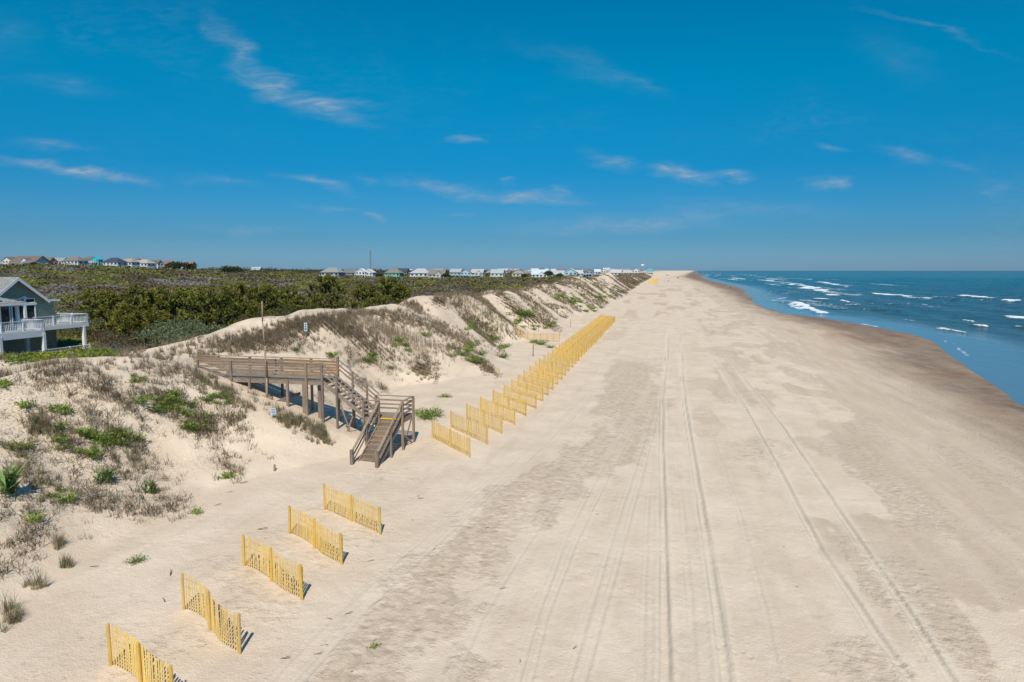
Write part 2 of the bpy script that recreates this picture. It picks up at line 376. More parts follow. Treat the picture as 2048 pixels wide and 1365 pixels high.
track([(1055, 1365), (1090, 1230), (1150, 1080), (1225, 930), (1300, 800)], .035, .12)
track([(600, 1365), (720, 1230), (860, 1100), (1010, 960), (1150, 830), (1260, 720)], .03, .16)
track([(540, 1365), (660, 1240), (800, 1120), (960, 980), (1110, 850), (1240, 720)], .02, .16)
track([(1280, 1365), (1285, 1200), (1295, 1000), (1310, 850)], .025, .14)
track([(1390, 1365), (1380, 1180), (1362, 1000), (1345, 860)], .02, .16)
track([(1560, 1365), (1530, 1200), (1480, 1020), (1430, 880), (1390, 760)], .018, .15)
track([(900, 1365), (960, 1230), (1050, 1090), (1150, 950), (1250, 820)], .025, .15)
def bounds(px):
    p = sorted(st(*gp(u, v, 0.0)) for u, v in px); return np.array([a[0] for a in p]), np.array([a[1] for a in p])
RGL = bounds([(560, 1365), (640, 1335), (760, 1200), (830, 1130), (925, 1035), (985, 985), (1085, 925), (1125, 888), (1165, 872), (1200, 800), (1215, 745), (1225, 700)])
RGR = bounds([(880, 1365), (920, 1260), (1000, 1130), (1100, 1030), (1210, 945), (1290, 905), (1330, 860), (1330, 790), (1320, 730), (1310, 700)])
L1 = bounds([(2048, 905), (2012, 885), (1921, 823), (1848, 776), (1775, 725), (1720, 684), (1640, 650), (1570, 632), (1520, 616), (1480, 598), (1450, 580), (1400, 562)])
L2 = bounds([(2048, 1155), (1958, 1111), (1866, 1062), (1799, 1019), (1775, 971), (1696, 928), (1645, 880), (1680, 835), (1700, 815), (1640, 795), (1612, 780), (1603, 746), (1612, 725), (1578, 699), (1552, 677), (1519, 650), (1480, 632), (1440, 605), (1400, 585), (1380, 565)])
def bnd(b, s): return np.interp(s, b[0], b[1]) + bend(s)

NA, NR = 1120, 1250
th = np.linspace(R(-64), R(64), NA); rr = np.geomspace(5.5, 40000, NR)
# more rows where the beach is seen: blend geometric spacing
rr = np.concatenate([np.geomspace(5.5, 700, NR - 130), np.geomspace(706, 40000, 130)])
TH, RR = np.meshgrid(th, rr); GX = (np.sin(TH) * RR).ravel(); GY = (np.cos(TH) * RR).ravel()
GZ = H(GX, GY); S_, T_ = st(GX, GY); RRr = RR.ravel()
near = 1 - sm(RRr, 120, 260)
flat = sm(T_, -24, -14); PALE = np.zeros(len(GX))
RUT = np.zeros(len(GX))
for (ks, kt, dep, wid) in TRK:
    dt = T_ - np.interp(S_, ks, kt) - 0.10 * (fbm(S_ / 5, S_ * 0 + dep * 900, 2, 71) - .5)
    amp = dep * near * flat * (0.45 + 0.8 * fbm(S_ / 2.5, T_ * 0, 3, 72))
    end = sm(S_, ks[0] - 6, ks[0] + 1) * (1 - sm(S_, ks[-1] - 20, ks[-1]))
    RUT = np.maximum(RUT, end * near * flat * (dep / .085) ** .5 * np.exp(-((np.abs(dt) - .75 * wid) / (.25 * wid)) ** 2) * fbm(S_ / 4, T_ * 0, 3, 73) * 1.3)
    PALE = np.maximum(PALE, end * (1 - sm(RRr, 150, 320)) * flat * (dep / .085) ** .6 * np.exp(-(dt / (1.9 * wid + .05)) ** 4) * (.5 + .7 * fbm(S_ / 6, T_ / 2, 3, 74)))
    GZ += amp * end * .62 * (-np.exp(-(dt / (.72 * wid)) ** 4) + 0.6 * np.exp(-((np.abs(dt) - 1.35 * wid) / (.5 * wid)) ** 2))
rl = bnd(RGL, S_); rg = bnd(RGR, S_); e_ = 1.4 * (fbm(S_ / 2.2, T_ / 1.6, 4, 81) - .5)
rough = sm(T_ - rl + 2 * e_, -0.7, 0.9) * (1 - sm(T_ - rg + 3 * e_, -1.4, 1.2)) * (S_ > RGL[0][0] - 2) * (1 - sm(S_, 70, 95))
rough *= 0.35 + 0.65 * sm(fbm(S_ / 6, T_ / 2.0, 4, 82), .22, .46)
ebb = sm(T_, 2, 7) * sm(fbm(S_ / 9, T_ / 3, 4, 83), .46, .66) * 0.55 * (1 - sm(T_, 18, 26)) * near
rough = np.clip(rough + ebb + 0.35 * sm(T_, -20, -14) * (1 - sm(T_, -12, -8)) * sm(fbm(S_ / 3, T_ / 3, 3, 84), .5, .7), 0, 1)
GZ += rough * near * sm(shore_t(S_) - T_, 2, 14) * (0.05 * (fbm(S_ / 1.3, T_ / 0.8, 4, 85) - .5)) + near * .05 * (fbm(S_ / 1.1, T_ / .8, 4, 86) - .5) * flat * sm(shore_t(S_) - T_, 2, 14)
l1 = bnd(L1, S_); l2 = bnd(L2, S_); farw = 1 + S_.clip(0) / 120
ragged = (fbm(S_ / 7, T_ / 3, 4, 91) - .5)
damp = sm(T_ - l2 + 7 * ragged * farw ** .5, -1.5, 1.5) * (0.62 + .55 * (fbm(S_ / 22, T_ / 2.5, 4, 92)))
damp = np.clip(damp + .8 * sm(T_ - l2, -22, -2) * sm(fbm(S_ / (10), T_ / 3.5, 4, 93), .54, .68), 0, 1)
dsh = shore_t(S_) - T_
wet = sm(T_ - l1 + 4 * ragged * farw ** .5, -3.5 * farw ** .5, 8.0) * (0.66 + .5 * fbm(S_ / 14, T_ / 3, 4, 94)).clip(0, 1); wet = np.maximum(wet, 1 - sm(dsh, 0, 2.5))
iron = sm(fbm(S_ / 16, T_ / 3.5, 4, 95), .58, .76) * wet * .32 + .28 * sm(fbm(S_ / 30, T_ / 4, 4, 97), .56, .70) * sm(dsh, 4, 14) * (1 - sm(dsh, 45, 70)) * sm(S_, 80, 140)
shell = (sm(T_ - l1 + 4 * ragged, -5, -1) * (1 - sm(T_ - l1, 4, 9)) * .9 + .35 * np.exp(-((T_ - l2 - 1) / 1.6) ** 2) + .05) * (1 - sm(S_, 90, 160))
q_ = (np.interp(S_, T_S, T_T) - T_)
litter = sm(q_, 0.5, 4) * sm(fbm(S_ / 3.2, T_ / 3.2, 4, 98), .42, .62) * (1 - .0 * q_)
litter = np.maximum(litter, sm(-T_, 42, 50) * 1.0)
for (u0, v0, u1, v1, hw_, hh_) in ((1880, 716, 1925, 731, .8, .06),):
    ax, ay = gp(u0, v0, WL); bx, by = gp(u1, v1, WL); dx, dy = bx - ax, by - ay; q = np.clip(((GX - ax) * dx + (GY - ay) * dy) / (dx * dx + dy * dy), 0, 1)
    dd = np.hypot(GX - ax - q * dx, GY - ay - q * dy); g = np.exp(-(dd / hw_) ** 2); GZ = np.where(dsh < 4, np.maximum(GZ, WL - .35 + g * (.35 + hh_)), GZ)
ix, iy = gp(1885, 750, WL + .1); iron = np.maximum(iron, .34 * np.exp(-(np.hypot(GX - ix, GY - iy) / 4.5) ** 2) * (.3 + fbm(GX / 3, GY / 3, 3, 99)))
idx = np.arange(NA * NR).reshape(NR, NA)
GF = np.stack([idx[:-1, :-1], idx[:-1, 1:], idx[1:, 1:], idx[1:, :-1]], -1).reshape(-1, 4)
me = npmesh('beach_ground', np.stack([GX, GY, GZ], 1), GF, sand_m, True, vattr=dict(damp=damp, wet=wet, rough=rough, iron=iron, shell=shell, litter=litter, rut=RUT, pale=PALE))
tag(link('beach_ground', me), kind='structure')
del GF, idx, S_, T_, ragged, e_, ebb

# ---------------------------------------------------------------- the sea
def sea_material():
    m, n, b, o = mat('sea'); geo = n.new('ShaderNodeNewGeometry'); pos = geo.outputs['Position']
    rot = n.mapping(pos, rot=(0, 0, CA))
    foam, shal, deep = n.attr('foam'), n.attr('shallow'), n.attr('deep')
    c = n.mix(deep, (0.034, 0.070, 0.076), (0.0, 0.064, 0.070))
    streak = n.noise(n.mapping(rot, scale=(1, .10, 1)), 0.06, 5, .6)
    c = n.mix(n.math('MULTIPLY', n.smooth(streak, .42, .68), .55), c, (0.075, 0.115, 0.12))
    c = n.mix(shal, c, (0.13, 0.185, 0.205))
    fpat = n.noise(n.mapping(pos, scale=(1, 1, 1)), 1.1, 6, .7)
    ff = n.smooth(n.math('ADD', foam, n.math('MULTIPLY', n.math('SUBTRACT', fpat, .5), 1.3)), .26, .62)
    ff = n.math('MULTIPLY', ff, n.smooth(foam, 0.05, .25))
    c = n.mix(ff, c, (0.80, 0.82, 0.83))
    n.put(b.inputs['Base Color'], c)
    n.put(b.inputs['Roughness'], n.math('MULTIPLY_ADD', ff, .6, n.math('MULTIPLY_ADD', shal, -.10, 0.17)))
    b.inputs['IOR'].default_value = 1.33; n.put(b.inputs['Specular IOR Level'], n.math('MULTIPLY_ADD', shal, .5, .13))
    w1 = n.noise(n.mapping(rot, scale=(1, .35, 1)), 0.55, 5, .62); w2 = n.noise(n.mapping(rot, scale=(1, .5, 1)), 2.6, 4, .6)
    hgt = n.math('ADD', n.math('MULTIPLY', w1, 0.75), n.math('MULTIPLY', w2, 0.10))
    n.put(b.inputs['Normal'], n.bump(hgt, 1.0, n.math('MULTIPLY_ADD', shal, -.42, .5)))
    return m
sea_m = sea_material()
NA2, NR2 = 700, 900
th2 = np.linspace(R(4), R(64), NA2); r2 = np.concatenate([np.geomspace(28, 1400, NR2 - 100), np.geomspace(1410, 42000, 100)])
A2, R2 = np.meshgrid(th2, r2); WX = (np.sin(A2) * R2).ravel(); WY = (np.cos(A2) * R2).ravel(); R2 = R2.ravel()
WS, WT = st(WX, WY); off = WT - shore_t(WS)              # metres seaward of the waterline
FOAM = [  # breakers seen: ends (u,v)-(u,v), half width across (m), strength
 (1625, 577, 1700, 590, 9, .42), (1560, 600, 1660, 612, 6, .40), (1690, 560, 1500, 556, 6, .5), (1480, 560, 1590, 566, 5, .5), (1600, 570, 1627, 575, 5, .9), (1612, 575, 1665, 586, 7, .75), (1630, 573, 1690, 580, 6, .4), (1748, 587, 1820, 592, 3.2, 1.), (1818, 594, 1865, 596, 3.0, 1.), (1865, 594, 1930, 597, 1.4, .6), (1931, 592, 1970, 596, 4.5, 1.15),
 (2010, 600, 2036, 603, 3, 1.), (2028, 634, 2060, 640, 2.6, 1.1), (1592, 606, 1618, 616, 2.4, 1.2), (1610, 616, 1646, 626, 2.2, 1.1), (1580, 608, 1605, 620, 2.2, .6), (1606, 601, 1640, 604, 2.6, .75), (1636, 598, 1648, 599, 3, .8),
 (1655, 589, 1675, 591, 2.8, .9), (1540, 587, 1640, 586, 2.4, .5), (1545, 601, 1575, 595, 2.5, .55), (1932, 641, 1945, 642, 1., .8), (1950, 651, 1970, 653, .9, .8), (2030, 651, 2050, 653, .9, .8), (1880, 657, 1895, 660, .8, .7), (1690, 605, 1740, 607, 1.2, .35), (1683, 601, 1690, 603, 1.5, .7),
 (1640, 617, 1690, 618, .8, .4), (1860, 599, 1990, 602, 1.0, .3), (1720, 568, 1560, 569, 3, .3), (1580, 569, 1592, 568, 6, .8), (1700, 572, 1690, 574, 3, .6), (1880, 655, 1930, 665, .6, .7), (1722, 645, 1760, 652, .5, .7), (1560, 604, 1720, 610, .9, .62), (1700, 607, 1880, 609, .7, .55), (1900, 598, 2048, 601, 1.0, .6), (1640, 612, 1800, 622, .5, .55), (1530, 583, 1660, 582, 1.6, .6)]
foam = np.zeros(len(WX)); crest = np.zeros(len(WX))
for (u0, v0, u1, v1, hw, stg) in FOAM:
    ax, ay = gp(u0, v0, WL + .3); bx, by = gp(u1, v1, WL + .3); dx, dy = bx - ax, by - ay; L2_ = dx * dx + dy * dy
    sel = (np.abs(WX - (ax + bx) / 2) < math.sqrt(L2_) + 40) & (np.abs(WY - (ay + by) / 2) < math.sqrt(L2_) + 40)
    X_, Y_ = WX[sel], WY[sel]; q = ((X_ - ax) * dx + (Y_ - ay) * dy) / L2_; qq = np.clip(q, 0, 1)
    wob = 1.6 * hw * (fbm(X_ / (hw * 2.5), Y_ / (hw * 2.5), 3, 5) - .5)
    dd = np.hypot(X_ - ax - qq * dx, Y_ - ay - qq * dy) + wob; w_ = hw * (.3 + .7 * fbm(X_ / 6, Y_ / 6, 2, 8))
    g = np.exp(-(dd / w_) ** 2) * stg * .92; foam[sel] = np.maximum(foam[sel], g * (.7 + .6 * fbm(X_ / 1.5, Y_ / 1.5, 3, 9)))
    crest[sel] = np.maximum(crest[sel], .55 * stg * np.exp(-(dd / (hw * .9)) ** 2))
# rows of far breakers on the bar, and the lace at the edge of the swash
ln = fbm(WS / 130, WT / 6, 4, 15); foam = np.maximum(foam, sm(ln, .60, .74) * .6 * sm(off, 12, 30) * (1 - sm(off, 110, 190)) * sm(WS, 420, 560))
ln2 = fbm(WS / 26, WT / 3.2, 4, 17); foam = np.maximum(foam, sm(ln2, .76, .86) * .5 * sm(off, 6, 16) * (1 - sm(off, 70, 140)) * sm(WS, 120, 200))
foam = np.maximum(foam, .40 * np.exp(-((off - 1.0 - 3 * (fbm(WS / 11, WT * 0, 3, 19) - .3)) / .5) ** 2) * sm(fbm(WS / 8, WT / 30, 2, 20), .45, .7))
shal = 1 - sm(off + 9 * (fbm(WS / 15, WT / 5, 4, 22) - .5), 6, 18)
deep = sm(R2, 250, 900)
amp = sm(off, 1, 40) * (1 - .85 * sm(R2, 600, 2500))
sw = np.sin((WT + 9 * fbm(WS / 40, WT / 40, 2, 25)) / 17 * 2 * math.pi) * .22 + np.sin((WT * .8 + WS * .35 + 5 * fbm(WS / 20, WT / 20, 2, 26)) / 7 * 2 * math.pi) * .09 + (fbm(WS / 4, WT / 2.2, 4, 27) - .5) * .35
WZ = WL + amp * sw + crest * sm(off, 2, 10) + .02
idx = np.arange(NA2 * NR2).reshape(NR2, NA2)
WF = np.stack([idx[:-1, :-1], idx[:-1, 1:], idx[1:, 1:], idx[1:, :-1]], -1).reshape(-1, 4)
keep = (off > -6)[WF].all(1); WF = WF[keep]; used = np.unique(WF); rem = np.full(len(WX), -1); rem[used] = np.arange(len(used))
me = npmesh('sea_water', np.stack([WX, WY, WZ], 1)[used], rem[WF], sea_m, True, vattr=dict(foam=foam[used], shallow=shal[used], deep=deep[used]))
tag(link('sea_water', me), kind='structure')
# ---------------------------------------------------------------- timber
def wood(name, c0, c1, scale=(1, 1, 1), rough=0.85, stretch=14.0, ov=.4):
    m, n, b, o = mat(name); tcn = n.new('ShaderNodeTexCoord'); oi = n.new('ShaderNodeObjectInfo')
    p = n.mapping(tcn.outputs['Object'], scale=scale)
    f = n.noise(p, stretch, 5, .65); g = n.noise(tcn.outputs['Object'], 1.3, 3, .6)
    c = n.mix(n.smooth(f, .28, .72), c0, c1); c = n.mix(n.math('MULTIPLY', n.smooth(g, .45, .75), .45), c, tuple(x * .62 for x in c0))
    gi = n.new('ShaderNodeNewGeometry'); c = n.mix(n.math('MULTIPLY', gi.outputs['Random Per Island'], .24), c, tuple(x * .60 + .03 for x in c0))
    hs = n.new('ShaderNodeHueSaturation'); n.put(hs.inputs['Color'], c); n.put(hs.inputs['Value'], n.math('MULTIPLY_ADD', oi.outputs['Random'], ov, 1 - ov / 2))
    n.put(hs.inputs['Saturation'], n.math('MULTIPLY_ADD', oi.outputs['Random'], ov * 1.2, 1 - ov * .6))
    n.put(b.inputs['Base Color'], hs.outputs[0]); b.inputs['Roughness'].default_value = rough
    n.put(b.inputs['Normal'], n.bump(f, .006, .6)); return m
W_GREY = wood('weathered_timber', (.22, .160, .115), (.36, .285, .22), (.12, 1, 1))
W_BROWN = wood('brown_timber', (.25, .145, .075), (.37, .24, .14), (.12, .12, 1))
W_RISER = wood('riser_timber', (.19, .135, .095), (.28, .21, .155), (.12, .12, 1))
W_POST = wood('post_timber', (.20, .135, .095), (.31, .235, .18), (1, 1, .1))
F_POST = wood('treated_round_post', (.58, .36, .07), (.70, .46, .12), (1, 1, .2), ov=.12)
F_LATH = wood('fence_lath', (.78, .52, .155), (.88, .63, .235), (1, 1, .15), .8, 22, .12)
F_OLD = wood('older_fence_lath', (.55, .33, .13), (.70, .48, .24), (1, 1, .15), .8, 22, .1)
M_WIRE = plain('fence_wire', (.25, .24, .22), .5, metal=.6)
M_YEL = plain('yellow_edge_paint', (.72, .47, .02), .6, .15, 8)
M_WHITE = plain('white_paint', (.74, .75, .76), .55, .06, 2)
M_SIGN = plain('sign_white', (.48, .58, .64), .5, .05, 6)
M_INK = plain('sign_lettering', (.06, .09, .16), .6)

# ---------------------------------------------------------------- sand fences
ORD = ['first', 'second', 'third', 'fourth', 'fifth', 'sixth', 'seventh', 'eighth', 'ninth', 'tenth', 'eleventh', 'twelfth', 'thirteenth', 'fourteenth', 'fifteenth', 'sixteenth', 'seventeenth', 'eighteenth', 'nineteenth', 'twentieth']
for a in ('twenty', 'thirty'): ORD += [a + '-' + b for b in ORD[:9]] + ({'twenty': ['thirtieth'], 'thirty': ['fortieth']}[a])
def hz(x, y): return float(H(np.array([x]), np.array([y]))[0])
def sand_fence(p0, p1, label, group, bow=0.0, lath=None, posts=3, gap=.098, tall=1.17, name='sand_fence', detail=True):
    lath = lath or F_LATH
    p0, p1 = Vector((*p0, 0)), Vector((*p1, 0)); d = p1 - p0; L = d.length; d.normalize(); nrm = Vector((-d.y, d.x, 0))
    at = lambda q: p0 + d * L * q + nrm * (bow * math.sin(q * math.pi * 2) )
    qs = np.linspace(-.05, 1.05, 23); gl = H(np.array([at(q).x for q in qs]), np.array([at(q).y for q in qs])); hq = lambda q: float(np.interp(q, qs, gl))
    mid = (p0 + p1) / 2; root = empty(name, (mid.x, mid.y, hz(mid.x, mid.y)), label, 'sand fence', group)
    org = Vector(root.location)
    for i in range(posts):
        q = i / (posts - 1); c = at(q) - nrm * .05; z = hq(q); lean = Vector((random.uniform(-.03, .03), random.uniform(-.03, .03), 0))
        m = MB(); h = tall + random.uniform(-.02, .05); m.cyl((c.x, c.y, z - .3), Vector((c.x, c.y, z + h)) + lean, .050, .046, 8); m.cyl(Vector((c.x, c.y, z + h)) + lean, Vector((c.x, c.y, z + h + .025)) + lean, .046, .02, 8)
        m.link('post', F_POST, root, org)
    n = max(int(L / gap), 6); m = MB()
    for i in range(n):
        q = (i + .5 + random.uniform(-.08, .08)) / n; c = at(q); z = hq(q); tilt = d * random.gauss(0, .022) + nrm * random.gauss(0, .02)
        h = tall - .04 + random.uniform(-.045, .04); hw = .027 if detail else .05
        b0 = Vector((c.x, c.y, z + random.uniform(.0, .05))); t0 = Vector((c.x, c.y, z + h)) + tilt
        u = d * hw; v = nrm * .005
        m.hexa([b0 - u - v, b0 + u - v, b0 + u + v, b0 - u + v, t0 - u - v, t0 + u - v, t0 + u + v, t0 - u + v])
    m.link('picket_panel', lath, root, org)
    if detail:
        N = 10
        for hh in (.22, .48, .74, .98):
            m = MB(); pts = [at(j / N) + Vector((0, 0, hq(j / N) + hh)) + nrm * .012 for j in range(N + 1)]
            m.tube(pts, [.004] * len(pts), 4); m.link('wire', M_WIRE, root, org)
    return root
NEAR = [((227, 1346), (352, 1428), 'nearest sand fence, cut off by the bottom edge of the photo', .07),
        ((372, 1232), (482.5, 1313.5), 'second nearest sand fence, its pickets bowed in a wave', .13),
        ((491, 1143), (607, 1206), 'third of the five sand fences below the stairs, slightly bowed', .08),
        ((582, 1077.5), (686, 1136), 'fourth of the five sand fences below the stairs', .08),
        ((652.5, 1029), (763, 1074.5), 'straight sand fence closest to the foot of the wooden stairs on their near side', .02)]
G1 = 'short yellow sand fences on the near side of the stairs'
for a, b, lab, bow in NEAR: sand_fence(gp(*a, .15), gp(*b, .05), lab, G1, bow)
G2 = 'yellow sand fences in the long row beyond the stairs'
NROW = 38
for i in range(NROW):
    s = 40.7 + 2.95 * i; t = float(np.interp(s, [40.7, 56, 75, 160], [-14.05, -12.8, -12.95, -13])); s += random.uniform(-.15, .15)
    lab = ('first sand fence of the long row, beside the leafy plants right of the stairs' if i == 0 else
           'last and farthest sand fence of the long row' if i == NROW - 1 else f'{ORD[i]} sand fence from the stairs in the long row receding up the beach')
    sand_fence(xy(s, t), xy(s - 2.95, t + 3.3), lab, G2, random.uniform(-.04, .04), detail=i < 14)
G3 = 'sand fences in the distant yellow patch at the dune foot'
for i in range(12):
    s = 560 + 26 * i; t = -11.5
    sand_fence(xy(s, t), xy(s - 4, t + 7), 'tiny sand fence in the distant yellow patch at the far dune foot', G3, 0, posts=3, gap=.2, detail=False, tall=1.5)
a = hit([1030], [667]); b = hit([1119], [684])
old = sand_fence((a[0][0], a[1][0]), (b[0][0], b[1][0]), 'long older orange sand fence running from the dune foot toward the fence row', None, .25, F_OLD, posts=8, gap=.14, name='sand_fence')

# ---------------------------------------------------------------- the stairs over the dune
ZD, ZL, S0, S1 = 4.35, 2.24, 37.6, 39.55
org = P(-15.6, 0, 0); o0 = P(33.75, -15.6, .1)
stairs = empty('beach_access_stairs', o0, 'weathered wooden dune walkway with two stair flights down to the sand', 'stairs')
bpy.context.view_layer.update()
def part(mb, name, m, parent=stairs): return mb.link(name, m, parent, o0)
def one(name, m, p0, p1, wd, ht, up=(0, 0, 1)):
    mb = MB(); mb.beam(p0, p1, wd, ht, up); return part(mb, name, m)
def gz(s, t): return hz(*xy(s, t))
TD0, TD1 = -20.0, -28.9
mb = MB(); t = TD0
while t > TD1: mb.box(P((S0 + S1) / 2, t - .07, ZD - .02 + random.uniform(-.004, .004)), ES * ((S1 - S0) / 2 + .03), ET * .066, EZ * .02); t -= .145
part(mb, 'deck_boards', W_GREY)
one('rim_joist', W_GREY, P(S0 + .02, TD0, ZD - .17), P(S0 + .02, TD1, ZD - .17), .05, .26)
one('rim_joist', W_GREY, P(S1 - .02, TD0, ZD - .17), P(S1 - .02, TD1 - 1.6, ZD - .17), .05, .26)
one('rim_joist', W_GREY, P((S0 + S1) / 2, TD0, ZD - .17), P((S0 + S1) / 2, TD1, ZD - .17), .05, .24)
def vpost(s, t, z0, z1, w=.12, name='support_post', m=None):
    mb = MB(); mb.box(P(s, t, (z0 + z1) / 2), ES * w / 2, ET * w / 2, EZ * (z1 - z0) / 2); return part(mb, name, m or W_POST)
for t in (-20.05, -21.1, -23.8, -26.25): vpost(S0 - .07, t, min(gz(S0 - .07, t) - .4, ZD - .5), ZD + 1.02, .13)
vpost(S0 - .05, -22.4, gz(S0, -22.4) - .4, ZD - .05, .14)
vpost(S0 - .05, -25.0, ZD - .85, ZD - .05, .12)
vpost(S0 - .07, -28.6, ZD - .5, ZD + 1.02, .12)
vpost(S0 + .45, -20.5, gz(S0 + .4, -20.5) - .4, ZD - .3, .20); vpost(S0 + .1, -21.35, gz(S0, -21.3) - .4, ZD - .3, .2)
for t in (-20.05, -21.9, -24.0, -26.3, -28.6): vpost(S1 + .07, t, min(gz(S1, t) - .3, ZD - .5), ZD + (1.16 if t > -20.1 else 1.0), .13)
for s_ in (S0 - .02, S1 + .02):
    sg = -1 if s_ < 38 else 1
    one('top_rail', W_GREY, P(s_ + sg * .02, TD0, ZD + 1.05), P(s_ + sg * .02, TD1 - (1.6 if sg > 0 else 0), ZD + 1.05), .15, .04)
    for zz in ((.15, .33, .51, .69, .87) if sg > 0 else (.90, .66, .40, .16)):
        for ta, tb in ((TD0, -23.8), (-23.82, TD1 - (1.6 if sg > 0 else 0))):
            one('rail_board', W_BROWN if sg > 0 else W_GREY, P(s_, ta, ZD + zz + random.uniform(-.01, .01)), P(s_, tb, ZD + zz + random.uniform(-.02, .02)), .04, .15 if sg > 0 else .12)
# low timber edging in the sand under the deck
one('edging_beam', W_GREY, P(S0 - .15, -24.2, ZD - 1.12), P(S0 - .25, -26.3, ZD - .62), .16, .16)
one('edging_beam', W_GREY, P(S0 - .15, -23.4, ZD - 1.22), P(S0 - .15, -24.9, ZD - 1.12), .16, .22)
one('edging_beam', W_GREY, P(S0 - .1, -23.3, ZD - 1.5), P(S1 - .2, -22.6, ZD - 1.2), .12, .16)
vpost(S0 - .2, -24.05, ZD - 2.0, ZD - 1.1, .13)
# upper flight, down towards the sea
TU0, TU1, NU = -20.0, -17.25, 11
US0, US1 = S0 - .02, S1 - .05
for s_ in (US0 + .04, US1 - .04):
    mb = MB(); a0 = P(s_, TU0, ZD - .12); a1 = P(s_, TU1, ZL - .06)
    mb.hexa([a0 - ES * .025 - EZ * .2, a0 + ES * .025 - EZ * .2, a1 + ES * .025 - EZ * .14, a1 - ES * .025 - EZ * .14, a0 - ES * .025 + EZ * .1, a0 + ES * .025 + EZ * .1, a1 + ES * .025 + EZ * .12, a1 - ES * .025 + EZ * .12])
    part(mb, 'stringer', W_GREY)
for i in range(1, NU):
    z = ZD - (ZD - ZL) * i / NU; t = TU0 + (TU1 - TU0) * (i - .5) / NU
    mb = MB(); mb.box(P((US0 + US1) / 2, t, z), ES * ((US1 - US0) / 2 - .03), ET * .135, EZ * .02); part(mb, 'tread', W_GREY)
def flight_rail(pa, pb, n_mid, post_drop, heights=(1.03, .72, .44), cap=True):
    """rails of one side of a flight: pa top nosing, pb bottom nosing"""
    for hh in heights:
        c = cap and hh == heights[0]
        one('top_rail' if c else 'rail_board', W_GREY, pa + EZ * hh, pb + EZ * hh, .13 if c else .04, .04 if c else .09)
    for q in n_mid:
        c = pa.lerp(pb, q); g = hz(c.x, c.y) if post_drop else c.z - .25
        mb = MB(); z1 = c.z + heights[0] + .02; z0 = min(g - .3, c.z - .2); mb.box(Vector((c.x, c.y, (z0 + z1) / 2)), ES * .055, ET * .055, EZ * (z1 - z0) / 2); part(mb, 'support_post', W_POST)
flight_rail(P(US0 - .08, TU0, ZD), P(US0 - .08, TU1, ZL), (.33,), True)
flight_rail(P(US1 + .08, TU0, ZD), P(US1 + .08, TU1, ZL), (.35, .7), True)
one('cross_brace', W_POST, P(US0 + .1, -18.95, 2.9), P(US0 + .3, -18.2, .5), .04, .09); one('cross_brace', W_POST, P(US0 + .2, -18.2, 2.2), P(US0 + .2, -18.95, .4), .04, .09)
for t in (-18.9, -18.1): vpost(US1 - .15, t, gz(US1, t) - .3, 3.0, .15)
# landing
LT0, LT1, LS0, LS1 = -17.3, -14.9, 37.42, 39.1
mb = MB(); s = LS0
while s < LS1 - .05: mb.box(P(s + .07, (LT0 + LT1) / 2, ZL - .02), ES * .066, ET * (LT1 - LT0) / 2, EZ * .02); s += .145
part(mb, 'deck_boards', W_GREY)
for (pa, pb) in ((P(LS0 + .02, LT0, ZL - .17), P(LS0 + .02, LT1, ZL - .17)), (P(LS1 - .02, LT0, ZL - .17), P(LS1 - .02, LT1, ZL - .17)), (P(LS0 + .05, LT1 - .03, ZL - .17), P(LS1 - .05, LT1 - .03, ZL - .17)), (P(LS0 + .05, LT0 + .03, ZL - .17), P(LS1 - .05, LT0 + .03, ZL - .17))):
    one('rim_joist', W_GREY, pa, pb, .05, .26)
vpost(LS0 - .06, LT1 + .06, gz(LS0, LT1) - .4, ZL + 1.04, .13); vpost(LS1 + .06, LT1 + .06, gz(LS1, LT1) - .4, ZL + 1.04, .13)
vpost(LS0 - .06, LT0 - .02, ZL - .35, ZL + 1.05, .12); vpost(LS0 + .1, LT0 + .05, gz(LS0, LT0) - .4, ZL - .3, .24)
vpost(LS1 + .06, LT0, gz(LS1, LT0) - .4, ZL + 1.05, .12); vpost(LS0 - .06, -16.33, gz(LS0, -16.3) - .4, ZL + 1.06, .12)
for zz, w_ in ((1.05, .13), (.78, .04), (.52, .04), (.27, .04)):
    nm = 'top_rail' if w_ > .1 else 'rail_board'; ht = .04 if w_ > .1 else .1
    one(nm, W_GREY, P(LS1, LT0, ZL + zz), P(LS1, LT1 + .1, ZL + zz), w_, ht); one(nm, W_GREY, P(LS0 - .1, LT1, ZL + zz), P(LS1 + .1, LT1, ZL + zz), w_, ht)
    one(nm, W_GREY, P(LS0 - .02, LT0, ZL + zz), P(LS0 - .02, -16.33, ZL + zz), w_, ht)
one('cross_brace', W_POST, P(LS0, LT1 + .02, ZL - .9), P(LS1, LT1 + .02, .35), .04, .1); one('cross_brace', W_POST, P(LS1, LT1 - .05, ZL - .35), P(LS0, LT1 - .05, .25), .04, .1)
